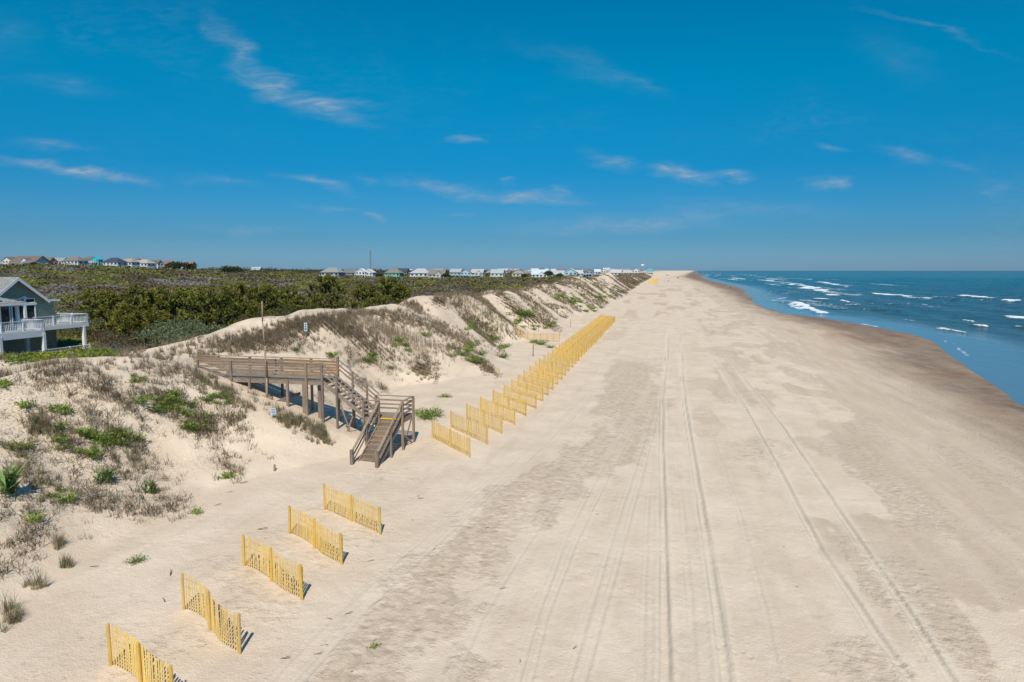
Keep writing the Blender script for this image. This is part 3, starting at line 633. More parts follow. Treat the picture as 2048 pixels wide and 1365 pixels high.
# lower flight, back towards the camera
BL, BR, BS0, BS1, NB = -16.27, -14.93, LS0, 33.75, 11
ZB = .17
for i in range(0, NB + 1):
    z = ZL - (ZL - ZB) * i / NB; s = BS0 + (BS1 - BS0) * (i - .5) / NB
    yellow = i in (0, NB)
    if i:
        mb = MB(); mb.box(P(s, (BL + BR) / 2, z - .02), ES * .165, ET * ((BR - BL) / 2 - .04), EZ * .02); tr = part(mb, 'tread', W_GREY)
    s_n = BS0 + (BS1 - BS0) * i / NB
    if yellow:
        mb = MB(); mb.box(P(s_n - .01, (BL + BR) / 2, z - .012), ES * .045, ET * ((BR - BL) / 2 - .045), EZ * .034); e_ = part(mb, 'nosing', M_YEL, stairs)
        if i: e_.parent = tr
    mb = MB(); mb.box(P(s_n + .03, (BL + BR) / 2, z - .04 - .075), ES * .012, ET * ((BR - BL) / 2 - .05), EZ * .073); part(mb, 'riser', W_RISER)
for t_ in (BL + .02, BR - .02):
    mb = MB(); a0 = P(BS0, t_, ZL - .16); a1 = P(BS1 - .1, t_, ZB - .08)
    mb.hexa([a0 - ET * .022 - EZ * .16, a1 - ET * .022 - EZ * .14, a1 + ET * .022 - EZ * .14, a0 + ET * .022 - EZ * .16, a0 - ET * .022 + EZ * .14, a1 - ET * .022 + EZ * .1, a1 + ET * .022 + EZ * .1, a0 + ET * .022 + EZ * .14]); part(mb, 'stringer', W_GREY)
for t_, mids in ((BL - .06, (.5,)), (BR + .06, (.48,))):
    flight_rail(P(BS0, t_, ZL), P(BS1 - .08, t_, ZB), mids, True, (1.03, .70, .40))
    vpost(BS1 - .12, t_, -.4, ZB + 1.12, .17)

# ---------------------------------------------------------------- pole, signs, odd posts
def tagmesh(o, label, cat, group=None): return tag(o, label, cat, group)
px_, py_ = xy(S0 - .22, -23.72); g = hz(px_, py_)
m = MB(); pts = [Vector((px_, py_, g - .4)), Vector((px_ + .02, py_, 4.4)), Vector((px_ - .03, py_, 6.4)), Vector((px_ - .10, py_, 7.9)), Vector((px_ - .09, py_, 9.15))]
m.tube(pts, [.06, .055, .05, .045, .035], 8)
tagmesh(m.link('wooden_pole', W_GREY, None, (px_, py_, g), smooth=True), 'tall thin crooked grey pole standing against the walkway railing', 'pole')
def sign(u, v, label, hgt, bw, bh, marks, leanx=0, post_m=None, zoff=0):
    x, y = hit([u], [v]); x, y = float(x[0]), float(y[0]); g = hz(x, y); r = empty('sign', (x, y, g), label, 'sign'); o = (x, y, g)
    f = Vector((-x, -y, 0)).normalized(); rt = Vector((f.y, -f.x, 0)) * -1; up = (EZ + rt * leanx).normalized(); c = Vector((x, y, g)) + up * (hgt - bh / 2)
    m = MB(); m.beam(Vector((x, y, g - .3)) - f * .05, Vector((x, y, g)) + up * (hgt - .05) - f * .05, .08, .05, f); m.link('post', post_m or W_POST, r, o)
    m = MB(); m.box(c, rt * bw / 2, f * .012, up * bh / 2); m.link('board', M_SIGN, r, o)
    m = MB()
    for (a, b, wa, wb) in marks: m.box(c + rt * a * bw + up * b * bh + f * .015, rt * wa * bw / 2, f * .002, up * wb * bh / 2)
    m.link('lettering', M_INK, r, o)
sign(612, 676, 'narrow white sign on a post in dry grass on the dune crest behind the walkway', 1.35, .24, .72, [(0, .28, .5, .14), (0, .02, .55, .16), (0, -.26, .6, .2), (.1, .4, .2, .05)])
sign(549, 838, 'small tilted white notice sign on the sandy slope below the walkway', .62, .30, .42, [(0, .3, .7, .10), (0, .08, .7, .08), (0, -.12, .7, .08), (0, -.32, .5, .08)], -.12)
c = P(LS0 + .15, LT1 - .01, ZL + .80); m = MB(); m.box(c, ES * .19, ET * .012, EZ * .17)
nb = m.link('notice_board', M_SIGN, None, c); tagmesh(nb, 'white notice board fixed inside the landing railing of the stairs', 'sign')
def post(u, v, h, r, label, mt=None, nm='wooden_post', tilt=0.05, grp=None):
    x, y = hit([u], [v]); x, y = float(x[0]), float(y[0]); g = hz(x, y); m = MB()
    m.tube([Vector((x, y, g - .3)), Vector((x + tilt * .5, y, g + h * .5)), Vector((x + tilt, y, g + h))], [r, r * .95, r * .85], 7)
    return tagmesh(m.link(nm, mt or W_POST, None, (x, y, g)), label, 'post', grp)
post(1066, 713, 1.45, .06, 'lone grey wooden post on bare sand left of the long fence row')
post(1141, 655, 1.6, .05, 'thin wooden stake by a fallen board at the third dune foot')
post(549, 944, .34, .06, 'short dark wooden stump poking out of smooth sand left of the stairs', tilt=.02, nm='wooden_stump')
post(1057, 660, 1.9, .035, 'thin stake behind the older orange fence, left one of two'); post(1077, 664, 1.9, .035, 'thin stake behind the older orange fence, right one of two')
x, y = hit([1004], [659]); b0 = Vector((float(x[0]), float(y[0]), hz(float(x[0]), float(y[0]))))
r = empty('weathered_handrail', b0, 'bent grey weathered handrail at the left end of the older orange fence', 'handrail')
m = MB(); m.box(b0 + EZ * .5, Vector((.11, 0, 0)), Vector((0, .06, 0)), EZ * .75); m.link('post', W_GREY, r, b0)
m = MB(); pts = [b0 + Vector((.55, .1, 1.05)), b0 + Vector((1.0, .1, 1.15)), b0 + Vector((1.5, 0, .85)), b0 + Vector((1.95, -.1, .2)), b0 + Vector((2.2, -.2, -.5))]
for q, p_ in zip(pts[:-1], pts[1:]): m.beam(q, p_, .22, .07)
m.link('rail', W_GREY, r, b0)
m = MB(); m.beam(b0 + Vector((.7, 0, 1.0)), b0 + Vector((1.35, -.1, -.5)), .3, .04); m.beam(b0 + Vector((.55, .1, 1.0)), b0 + Vector((.8, 0, -.4)), .1, .1); m.link('brace', W_GREY, r, b0)
# driftwood and litter on the sand
tw = MB()
for i in range(3):
    a = Vector((0, 0, .03)); d = Vector((1, .2 * (i - 1), .02))
    for k in range(3): b_ = a + Vector((.16, random.uniform(-.07, .07), random.uniform(-.015, .03))); tw.cyl(a, b_, .016 - .004 * k, .012 - .004 * k, 5); a = b_
M_TWIG = plain('dead_twig', (.10, .075, .055), .9, .3)
tmesh = tw.link('driftwood_twig', M_TWIG, None, (0, 0, 0))
TWIG = [(340, 1150, 1.4, 1.9), (330, 1205, 1.0, 2.2), (180, 1135, .9, 0), (515, 1058, 1.2, .2), (836, 997, .9, .3), (835, 995, .6, 1.2), (640, 1105, .6, .8), (690, 1230, .8, .6), (665, 1238, .7, 2.8), (640, 1290, .7, .1), (560, 1320, .9, .3), (628, 1310, .7, .4), (735, 1125, .8, .5), (1000, 1180, .6, .2), (745, 1283, .5, .9), (880, 1205, .6, .1), (1145, 1303, .8, .9), (1040, 1325, .6, 1.5), (970, 1055, .7, .4), (965, 1060, .5, 2.2), (1190, 1030, .6, 0), (865, 1100, .7, 1.1), (480, 968, 1.2, .7), (430, 1010, .9, .8), (455, 985, .7, .6)]
for i, (u, v, k, a) in enumerate(TWIG):
    o = tmesh if i == 0 else tmesh.copy()
    if i: COL.objects.link(o)
    x, y = hit([u], [v]); o.location = (float(x[0]), float(y[0]), hz(float(x[0]), float(y[0]))); o.rotation_euler = (0, 0, a); o.scale = (k * .7, k * .7, k * .6)
    tag(o, 'small dark dry twig lying on the bare sand', 'twig', 'dry twigs strewn over the bare sand')

# ---------------------------------------------------------------- the near house
def siding(name, col):
    m, n, b, o = mat(name); tcn = n.new('ShaderNodeTexCoord'); wv_ = n.new('ShaderNodeTexWave', bands_direction='Z', wave_profile='SAW'); n.put(wv_.inputs[0], tcn.outputs['Object']); wv_.inputs['Scale'].default_value = 2.1
    n.put(b.inputs['Base Color'], n.mix(n.noise(tcn.outputs['Object'], 1.5, 4), tuple(c * .9 for c in col), col)); b.inputs['Roughness'].default_value = .7
    n.put(b.inputs['Normal'], n.bump(wv_.outputs['Fac'], .03, 1.0)); return m
def shingle(name, c0, c1):
    m, n, b, o = mat(name); tcn = n.new('ShaderNodeTexCoord'); br = n.new('ShaderNodeTexBrick'); sepx = n.new('ShaderNodeSeparateXYZ'); n.put(sepx.inputs[0], tcn.outputs['Object'])
    cb = n.new('ShaderNodeCombineXYZ'); n.put(cb.inputs[0], n.math('ADD', sepx.outputs[0], sepx.outputs[1])); n.put(cb.inputs[1], sepx.outputs[2]); n.put(br.inputs['Vector'], cb.outputs[0])
    br.inputs['Color1'].default_value = (*c0, 1); br.inputs['Color2'].default_value = (*c1, 1); br.inputs['Mortar'].default_value = (*(x * .45 for x in c0), 1)
    br.inputs['Scale'].default_value = 1.0; br.inputs['Brick Width'].default_value = .42; br.inputs['Row Height'].default_value = .13; br.inputs['Mortar Size'].default_value = .018
    n.put(b.inputs['Base Color'], br.outputs[0]); b.inputs['Roughness'].default_value = .9; return m
M_SID = siding('sage_siding', (.27, .335, .27)); M_SHG = shingle('grey_shingle', (.26, .255, .245), (.36, .35, .335))
m, n, b, o = mat('window_glass'); b.inputs['Base Color'].default_value = (.015, .03, .035, 1); b.inputs['Roughness'].default_value = .06; M_GLASS = m
M_DECK = plain('deck_stain', (.27, .25, .24), .8)
M_CURT = plain('curtain', (.55, .54, .56), .9)
hb = P(60, -70, 1.3)
house = empty('beach_house', hb, 'sage green gabled beach house with white balcony railings, at the left edge of the photo', 'house')
def hp(mb, name, m, parent=None): return mb.link(name, m, parent or house, hb)
TF, ZH = -68.7, 5.0        # gable facade and deck level
GS, GZ_, EZH, SR = 61.0, 10.3, 8.0, 65.8
gf = gz(62, -66)
mb = MB()   # main body: facade pentagon extruded landward
def prism(mb, prof, t0, t1):
    a = [P(s, t0, z) for s, z in prof]; c = [P(s, t1, z) for s, z in prof]; mb.poly(a); mb.poly(c[::-1])
    for i in range(len(prof)): j = (i + 1) % len(prof); mb.poly([a[i], c[i], c[j], a[j]])
prism(mb, [(50, gf - 1), (SR, gf - 1), (SR, EZH - .05), (64.1, EZH - .05), (GS, GZ_ - .2), (57.9, EZH - .05), (50, EZH - .05)], TF, TF - 9)
hp(mb, 'wall', M_SID)
def slab(mb, a, b_, c, d, th=.14):
    a, b_, c, d = map(Vector, (a, b_, c, d)); nn = (b_ - a).cross(d - a).normalized()
    if nn.z < 0: nn = -nn
    mb.hexa([a - nn * th, b_ - nn * th, c - nn * th, d - nn * th, a, b_, c, d])
ov = .55
for sg in (-1, 1):
    mb = MB(); e = GS + sg * 3.75; ze = EZH - .42
    slab(mb, P(GS, TF + ov, GZ_), P(e, TF + ov, ze), P(e, TF - 9.3, ze), P(GS, TF - 9.3, GZ_)); hp(mb, 'roof', M_SHG)
    mb = MB(); slab(mb, P(GS, TF + ov + .04, GZ_ - .02), P(e + sg * .05, TF + ov + .04, ze - .02), P(e + sg * .05, TF + ov, ze - .02), P(GS, TF + ov, GZ_ - .02), .30); hp(mb, 'gable_trim', M_WHITE)
mb = MB(); slab(mb, P(64.6, TF + .1, EZH - .1), P(66.5, TF + .1, EZH - .32), P(66.5, TF - 9, EZH - .32), P(64.6, TF - 9, EZH + .7), .14); hp(mb, 'roof', M_SHG)
mb = MB(); mb.beam(P(64.6, TF + .14, EZH - .42), P(66.5, TF + .14, EZH - .42), .06, .22); mb.beam(P(66.52, TF + .1, EZH - .42), P(66.52, TF - 9, EZH - .42), .05, .2); hp(mb, 'fascia', M_WHITE)
mb = MB(); slab(mb, P(45, TF - 1.2, EZH - .3), P(57.6, TF - 1.2, EZH - .3), P(57.6, TF - 5, GZ_ - .1), P(45, TF - 5, GZ_ - .1)); hp(mb, 'roof', M_SHG)
def window(s0, s1, z0, z1, t=TF, frame=.12, mull=0):
    mb = MB(); f = .05
    for (a, b_, c, d) in ((s0, s0 + frame, z0, z1), (s1 - frame, s1, z0, z1), (s0 + frame, s1 - frame, z1 - frame, z1), (s0 + frame, s1 - frame, z0, z0 + frame)):
        mb.box(P((a + b_) / 2, t + f / 2 + .01, (c + d) / 2), ES * (b_ - a) / 2, ET * f, EZ * (d - c) / 2)
    for k in range(mull):
        sx = s0 + (s1 - s0) * (k + 1) / (mull + 1); mb.box(P(sx, t + .035, (z0 + z1) / 2), ES * .04, ET * .04, EZ * ((z1 - z0) / 2 - frame))
    wdo = hp(mb, 'window', M_WHITE); p_ = MB(); p_.box(P((s0 + s1) / 2, t + .012, (z0 + z1) / 2), ES * ((s1 - s0) / 2 - .02), ET * .012, EZ * ((z1 - z0) / 2 - .02)); p_.link('pane', M_GLASS, wdo, hb)
for s0, s1 in ((60.35, 61.9), (62.05, 63.3)): window(s0, s1, ZH + .1, 7.25, mull=0)
for s0, s1 in ((59.4, 61.6), (61.95, 63.3)): window(s0, s1, 7.38, 7.95)
mb = MB(); mb.box(P(61.98, TF + .08, 6.6), ES * .14, ET * .06, EZ * 1.6); mb.box(P(61.2, TF + .07, 7.31), ES * 2.2, ET * .06, EZ * .12); mb.poly([P(61.2, TF + .15, 7.95), P(62.5, TF + .15, 7.95), P(61.9, TF + .15, 8.2)]); hp(mb, 'window_trim', M_WHITE)
window(58.2, 60.2, ZH + .1, 7.3)
# deck
def railing(pa, pb, z, name='railing', posts=None, gapb=.18):
    mb = MB(); d = pb - pa; L = d.length; n_ = max(2, int(L / gapb))
    for hh in (1.05, .12): mb.beam(pa + EZ * (z + hh), pb + EZ * (z + hh), .13 if hh > 1 else .06, .045 if hh > 1 else .07)
    for i in range(n_ + 1):
        c = pa.lerp(pb, i / n_); mb.box(c + EZ * (z + .58), ES * .024, ET * .024, EZ * .45)
    for i in range((posts or int(L / 2.2)) + 1):
        c = pa.lerp(pb, i / (posts or int(L / 2.2))); mb.box(c + EZ * (z + .42), ES * .075, ET * .075, EZ * .68)
    return hp(mb, name, M_WHITE)
TJ, SJ, TD, SD = -61.2, 57.2, -64.7, 66.2
mb = MB(); mb.box(P((48 + SJ) / 2, (TJ + TF) / 2, ZH - .17), ES * (SJ - 48) / 2, ET * (TJ - TF) / 2, EZ * .15); mb.box(P((SJ + SD) / 2, (TD + TF) / 2, ZH - .17), ES * ((SD - SJ) / 2 - .003), ET * (TD - TF) / 2, EZ * .146); hp(mb, 'deck', M_DECK)
mb = MB(); mb.box(P((48 + SJ) / 2, TJ + .06, ZH - .3), ES * (SJ - 48) / 2, ET * .05, EZ * .33); mb.box(P(SJ + .06, (TJ + TD) / 2, ZH - .3), ES * .05, ET * (TJ - TD) / 2, EZ * .32); mb.box(P((SJ + SD) / 2 + .1, TD + .06, ZH - .2), ES * ((SD - SJ) / 2 - .02), ET * .05, EZ * .2); hp(mb, 'deck_fascia', M_WHITE)
railing(P(48, TJ, 0), P(SJ, TJ, 0), ZH, posts=4); railing(P(SJ, TJ, 0), P(SJ, TD, 0), ZH, posts=1); railing(P(SJ, TD, 0), P(SD, TD, 0), ZH, posts=4); railing(P(SD, TD, 0), P(SD, TF, 0), ZH, posts=2)
for s_, t_ in ((SD - .6, TD + .0), (SJ - .1, TJ), (52.4, TJ), (SJ + .3, TJ - 2.5), (50, TJ)):
    mb = MB(); mb.box(P(s_, t_, (gf - 1 + ZH - .3) / 2), ES * .15, ET * .15, EZ * (ZH - .3 - gf + 1) / 2); hp(mb, 'column', M_WHITE)
railing(P(SJ + .5, TD + .5, 0), P(SD - .4, TD + .5, 0), gf + .35, name='lower_railing', posts=3)
for s0, s1 in ((50.4, 52.8), (53.4, 55.6), (56, 57.2)): window(s0, s1, gf + .6, ZH - .6, TF + 2.2, .15)
mb = MB(); mb.box(P(53.5, TF + 1.0, (gf - 1 + ZH - .35) / 2), ES * 4.6, ET * 1.18, EZ * (ZH - .35 - gf + 1) / 2); hp(mb, 'lower_wall', M_SID)
# porch on the jutting part of the deck
for s_ in (55.0, 57.0):
    mb = MB(); mb.box(P(s_, TJ - 2.9, (ZH + 7.65) / 2), ES * .13, ET * .13, EZ * (7.65 - ZH) / 2); hp(mb, 'column', M_WHITE)
ze = 7.75
mb = MB(); slab(mb, P(46, TJ - 2.3, ze), P(57.7, TJ - 2.3, ze), P(55.2, TF + .1, ze + 1.25), P(46, TF + .1, ze + 1.25)); hp(mb, 'porch_roof', M_SHG)
mb = MB(); mb.poly([P(57.7, TJ - 2.3, ze), P(57.7, TF + .1, ze), P(55.2, TF + .1, ze + 1.25)]); hp(mb, 'porch_roof', M_SHG)
mb = MB(); mb.beam(P(46, TJ - 2.28, ze - .14), P(57.75, TJ - 2.28, ze - .14), .06, .2); mb.beam(P(57.72, TJ - 2.3, ze - .14), P(57.72, TF, ze - .14), .06, .2); hp(mb, 'fascia', M_WHITE)
mb = MB()
mb.poly([P(50.5, TJ - 3.2, ze + .35), P(55.5, TJ - 3.2, ze + .35), P(53, TJ - 3.2, ze + 1.75)]); hp(mb, 'dormer_face', M_SID)
for sg in (-1, 1):
    mb = MB(); slab(mb, P(53, TJ - 2.9, ze + 1.85), P(53 + sg * 2.8, TJ - 2.9, ze + .3), P(53 + sg * 2.8, TF, ze + .3), P(53, TF, ze + 1.85), .12); hp(mb, 'porch_roof', M_SHG)
    mb = MB(); slab(mb, P(53, TJ - 2.86, ze + 1.83), P(53 + sg * 2.82, TJ - 2.86, ze + .28), P(53 + sg * 2.82, TJ - 2.9, ze + .28), P(53, TJ - 2.9, ze + 1.83), .24); hp(mb, 'gable_trim', M_WHITE)
# ---------------------------------------------------------------- plants
def leaf_material(name, trans=.22, rnd=.18, rough=.6):
    m, n, b, o = mat(name); c = n.attr('col', 'Color'); oi = n.new('ShaderNodeObjectInfo'); hs = n.new('ShaderNodeHueSaturation')
    n.put(hs.inputs['Color'], c); n.put(hs.inputs['Value'], n.math('MULTIPLY_ADD', oi.outputs['Random'], 2 * rnd, 1 - rnd)); c = hs.outputs[0]
    n.put(b.inputs['Base Color'], c); b.inputs['Roughness'].default_value = rough; b.inputs['Specular IOR Level'].default_value = .25
    t_ = n.new('ShaderNodeBsdfTranslucent'); n.put(t_.inputs[0], c); mx = n.new('ShaderNodeMixShader'); mx.inputs[0].default_value = trans
    n.l.new(b.outputs[0], mx.inputs[1]); n.l.new(t_.outputs[0], mx.inputs[2]); n.l.new(mx.outputs[0], o.inputs[0]); return m
M_LEAF = leaf_material('foliage'); M_DRY = leaf_material('dry_grass', .15, .0, .8)
M_BARK = plain('bark', (.11, .085, .065), .95, .3, 6)
rg = RNG
def unit(n_): v = rg.normal(size=(n_, 3)); return v / np.linalg.norm(v, axis=1)[:, None]
def cards(c, size, axis, aspect=.5, nrm=None):
    """one folded-diamond leaf per centre: axis = long direction"""
    n_ = len(c); size = np.broadcast_to(np.asarray(size, float), (n_,))[:, None]; nrm = unit(n_) if nrm is None else nrm
    side = np.cross(axis, nrm); side /= np.linalg.norm(side, axis=1)[:, None] + 1e-9
    a = axis * size; s_ = side * size * aspect
    V = np.stack([c - a * .5, c - a * .05 + s_ * .5, c + a * .5, c - a * .05 - s_ * .5], 1).reshape(-1, 3)
    return V, np.arange(4 * n_).reshape(-1, 4)
def vary(col, n_, v=.28, h=.10):
    c = np.array(col)[None, :] * (1 + v * rg.uniform(-1, 1, (n_, 1))); c = c * (1 + h * rg.uniform(-1, 1, (n_, 3))); return np.clip(c, .003, 1)

# ---- bushes and trees, each kind built once and copied
def limbs(h, n_, r0, spread, base=.15):
    m = MB(); tips = []
    top = Vector((random.uniform(-.1, .1) * h, random.uniform(-.1, .1) * h, h * .8)); m.tube([Vector((0, 0, -.4)), Vector((random.uniform(-.04, .04) * h, random.uniform(-.04, .04) * h, h * .4)), top], [r0, r0 * .7, r0 * .25], 7)
    for i in range(n_):
        q = base + (.85 - base) * i / n_; b_ = top * q; a = i * 2.4 + random.uniform(-.4, .4); L = spread * (1 - .55 * q) * random.uniform(.75, 1.1)
        e = b_ + Vector((math.cos(a) * L, math.sin(a) * L, h * random.uniform(.12, .28))); mid = b_.lerp(e, .5) + Vector((0, 0, -.04 * h)); m.tube([b_, mid, e], [r0 * .45, r0 * .3, r0 * .1], 5); tips.append((mid, e))
    return m, tips
def proto_pine(h=6.0, w_=2.6, col=(.125, .132, .026)):
    m, tips = limbs(h, 12, .16, w_ * .95, .12); tq = []; br = []; cc = []; ax = []; sz = []
    cl_ = [(e, .62) for _, e in tips] + [(mid + Vector((0, 0, .3)), .55) for mid, e in tips] + [(Vector((0, 0, h * .86)), .6)]
    for _ in range(34):
        a = random.uniform(0, 6.28); z = random.uniform(.12, .98); r_ = w_ * math.sqrt(max(.04, 1 - abs(z - .42) ** 1.5 * 2.2)) * random.uniform(.55, 1.0); cl_.append((Vector((math.cos(a) * r_, math.sin(a) * r_, z * h)), random.uniform(.4, .7)))
    for c, r_ in cl_:
        bk = random.uniform(.6, 1.35)
        for _ in range(6):      # shoots: brushes of needles pointing up and out
            d = unit(1)[0]; d[2] = abs(d[2]) * 1.2 + .35; d /= np.linalg.norm(d); L = r_ * random.uniform(.9, 1.6); nn = 15
            q = rg.uniform(0, 1, nn); p_ = np.array(c)[None, :] + unit(1)[0] * r_ * .32 + d[None, :] * (q[:, None] * L)
            a_ = d[None, :] * .7 + unit(nn); a_ /= np.linalg.norm(a_, axis=1)[:, None]; tq.append(np.clip(q * 1.6 - .9, 0, 1)); cc.append(p_); ax.append(a_); sz.append(np.full(nn, .42) * rg.uniform(.7, 1.2, nn)); br.append(np.full(nn, bk))
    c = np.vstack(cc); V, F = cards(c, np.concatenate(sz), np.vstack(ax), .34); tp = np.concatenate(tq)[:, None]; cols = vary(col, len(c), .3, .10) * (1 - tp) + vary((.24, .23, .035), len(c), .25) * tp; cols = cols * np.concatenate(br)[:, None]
    return m, npmesh('pine_crown', V, F, M_LEAF, fattr=dict(col=cols))
def proto_bush(h, w_, col, n_=1500, size=.16, asp=.55, lobes=9, twig=0, up=.3, col2=None):
    m = MB()
    for i in range(6):
        a = i * 1.05 + random.uniform(-.3, .3); e = Vector((math.cos(a) * w_ * .5, math.sin(a) * w_ * .5, h * random.uniform(.5, .75))); m.tube([Vector((0, 0, -.3)), e * .5 + Vector((0, 0, .05)), e], [.06, .04, .012], 5)
    L = []; 
    for i in range(lobes):
        a = random.uniform(0, 6.28); r_ = math.sqrt(random.uniform(0, 1)) * w_ * .62; L.append((math.cos(a) * r_, math.sin(a) * r_, h * (1 - .45 * (r_ / w_) ** 2) * random.uniform(.5, .75), random.uniform(.30, .5) * w_))
    L = np.array(L); k = rg.integers(0, lobes, n_); d = unit(n_); d[:, 2] = np.abs(d[:, 2]) * .9 - .12
    rad = L[k, 3] * rg.uniform(.62, 1.06, n_); c = L[k, :3] + d * rad[:, None] * np.array([1, 1, .62 * h / w_ + .25]); c[:, 2] = np.maximum(c[:, 2], .06)
    ax_ = unit(n_) + d * .5; ax_[:, 2] += up; ax_ /= np.linalg.norm(ax_, axis=1)[:, None]
    V, F = cards(c, size * rg.uniform(.6, 1.3, n_), ax_, asp); cols = vary(col, n_, .32, .10)
    if col2 is not None: mm = rg.uniform(size=n_) < .3; cols[mm] = vary(col2, int(mm.sum()), .3)
    if twig:
        a = rg.uniform(0, 6.28, twig); r_ = np.sqrt(rg.uniform(0, 1, twig)) * w_ * .8; b_ = np.stack([np.cos(a) * r_, np.sin(a) * r_, rg.uniform(.1, .7, twig) * h], 1)
        d = unit(twig); d[:, 2] = np.abs(d[:, 2]) + .7; d /= np.linalg.norm(d, axis=1)[:, None]; V2, F2 = cards(b_ + d * .3, h * rg.uniform(.25, .5, twig), d, .045); F = np.vstack([F, F2 + len(V)]); V = np.vstack([V, V2]); cols = np.vstack([cols, vary((.19, .165, .15), twig, .25)])
    return m, npmesh('bush_crown', V, F, M_LEAF, fattr=dict(col=cols))
PRO = {}
def kind(key, fn, cnt):
    out = []
    for i in range(cnt):
        m, cm = fn(); tr = m.link('trunk', M_BARK, None, (0, 0, 0)); out.append((tr.data, cm)); bpy.data.objects.remove(tr)
    PRO[key] = out
kind('pine', proto_pine, 3); kind('pine_olive', lambda: proto_pine(5.4, 2.4, (.185, .175, .03)), 2)
kind('silver', lambda: proto_bush(2.8, 2.4, (.135, .160, .070), 2400, .17, .5, 12, 0, .3, (.19, .205, .125)), 2)
kind('brown', lambda: proto_bush(2.2, 2.2, (.095, .078, .035), 1900, .15, .5, 10, 120, .4, (.12, .075, .04)), 2)
kind('olive', lambda: proto_bush(2.2, 2.8, (.090, .100, .022), 2200, .16, .55, 11, 40, .3, (.12, .105, .03)), 2)
kind('round', lambda: proto_bush(6.0, 4.2, (.055, .065, .022), 1500, .55, .6, 12), 2)
kind('twig', lambda: proto_bush(1.7, 2.0, (.15, .125, .115), 300, .12, .4, 8, 900, .6), 2)
kind('yellow', lambda: proto_bush(1.7, 2.4, (.13, .135, .016), 2000, .15, .55, 10, 0, .3, (.10, .12, .02)), 1)
def plant(key, u, Y, k, label, name, cat, group=None, kz=1.0, i=[0]):
    x = (u - 1024) / FPX * Y * 1.0; z = hz(x, Y); i[0] += 1; v = PRO[key][i[0] % len(PRO[key])]
    r = empty(name, (x, Y, z - .1), label, cat, group); r.rotation_euler = (0, 0, (i[0] * 2.1) % 6.28); r.scale = (k, k, k * kz)
    link('trunk', v[0], r); link('crown', v[1], r); return r
PINES = [(186, 103, .92, 'pine', 'pine behind the right end of the beach house'), (222, 96, 1.0, 'pine_olive', 'olive pine just right of the beach house deck'), (250, 88, .86, 'pine_olive', 'low olive pine at the left of the pine thicket'),
 (282, 94, 1.10, 'pine', 'tall dark pine left of centre of the pine thicket'), (312, 90, 1.12, 'pine_olive', 'tall olive pine at the centre of the pine thicket'), (345, 85, 1.04, 'pine', 'dark pine at the heart of the thicket above the silvery shrubs'),
 (372, 92, 1.05, 'pine', 'pine right of centre in the thicket behind the walkway end'), (402, 84, 1.05, 'pine', 'dark pine at the right of the thicket above the walkway end'), (436, 86, .98, 'pine', 'broad pine left of the crooked pole'), (462, 98, 1.02, 'pine', 'pine tip showing just left of the crooked pole'),
 (492, 112, 1.15, 'pine_olive', 'olive pine behind and left of the crooked pole'), (520, 108, 1.0, 'pine', 'pine seen right behind the crooked pole'), (548, 112, 1.02, 'pine', 'pine right of the crooked pole above the olive bushes'), (575, 116, .96, 'pine', 'small dark pine between the pole and the tall round pine'),
 (648, 120, 1.28, 'pine', 'tall rounded dark pine standing alone above the scrub'), (606, 112, .78, 'pine', 'short pine at the left foot of the tall rounded pine'), (728, 118, 1.02, 'pine', 'slim dark pine between the tall rounded pine and the pine pair'),
 (772, 120, 1.22, 'pine', 'left and taller of the pine pair at the right of the thicket'), (806, 112, 1.05, 'pine', 'right and nearer of the pine pair beside the bare dune'), (790, 128, 1.1, 'pine', 'pine behind the pine pair by the bare dune'), (208, 112, .95, 'pine_olive', 'pine top in the rear row behind the olive pine by the house'), (330, 108, 1.0, 'pine', 'pine top in the rear row behind the thicket centre')]
for u, Y, k, key, lab in PINES: plant(key, u, Y, k, lab, 'pine_tree', 'tree', 'pines of the thicket behind the dune', 1.0)
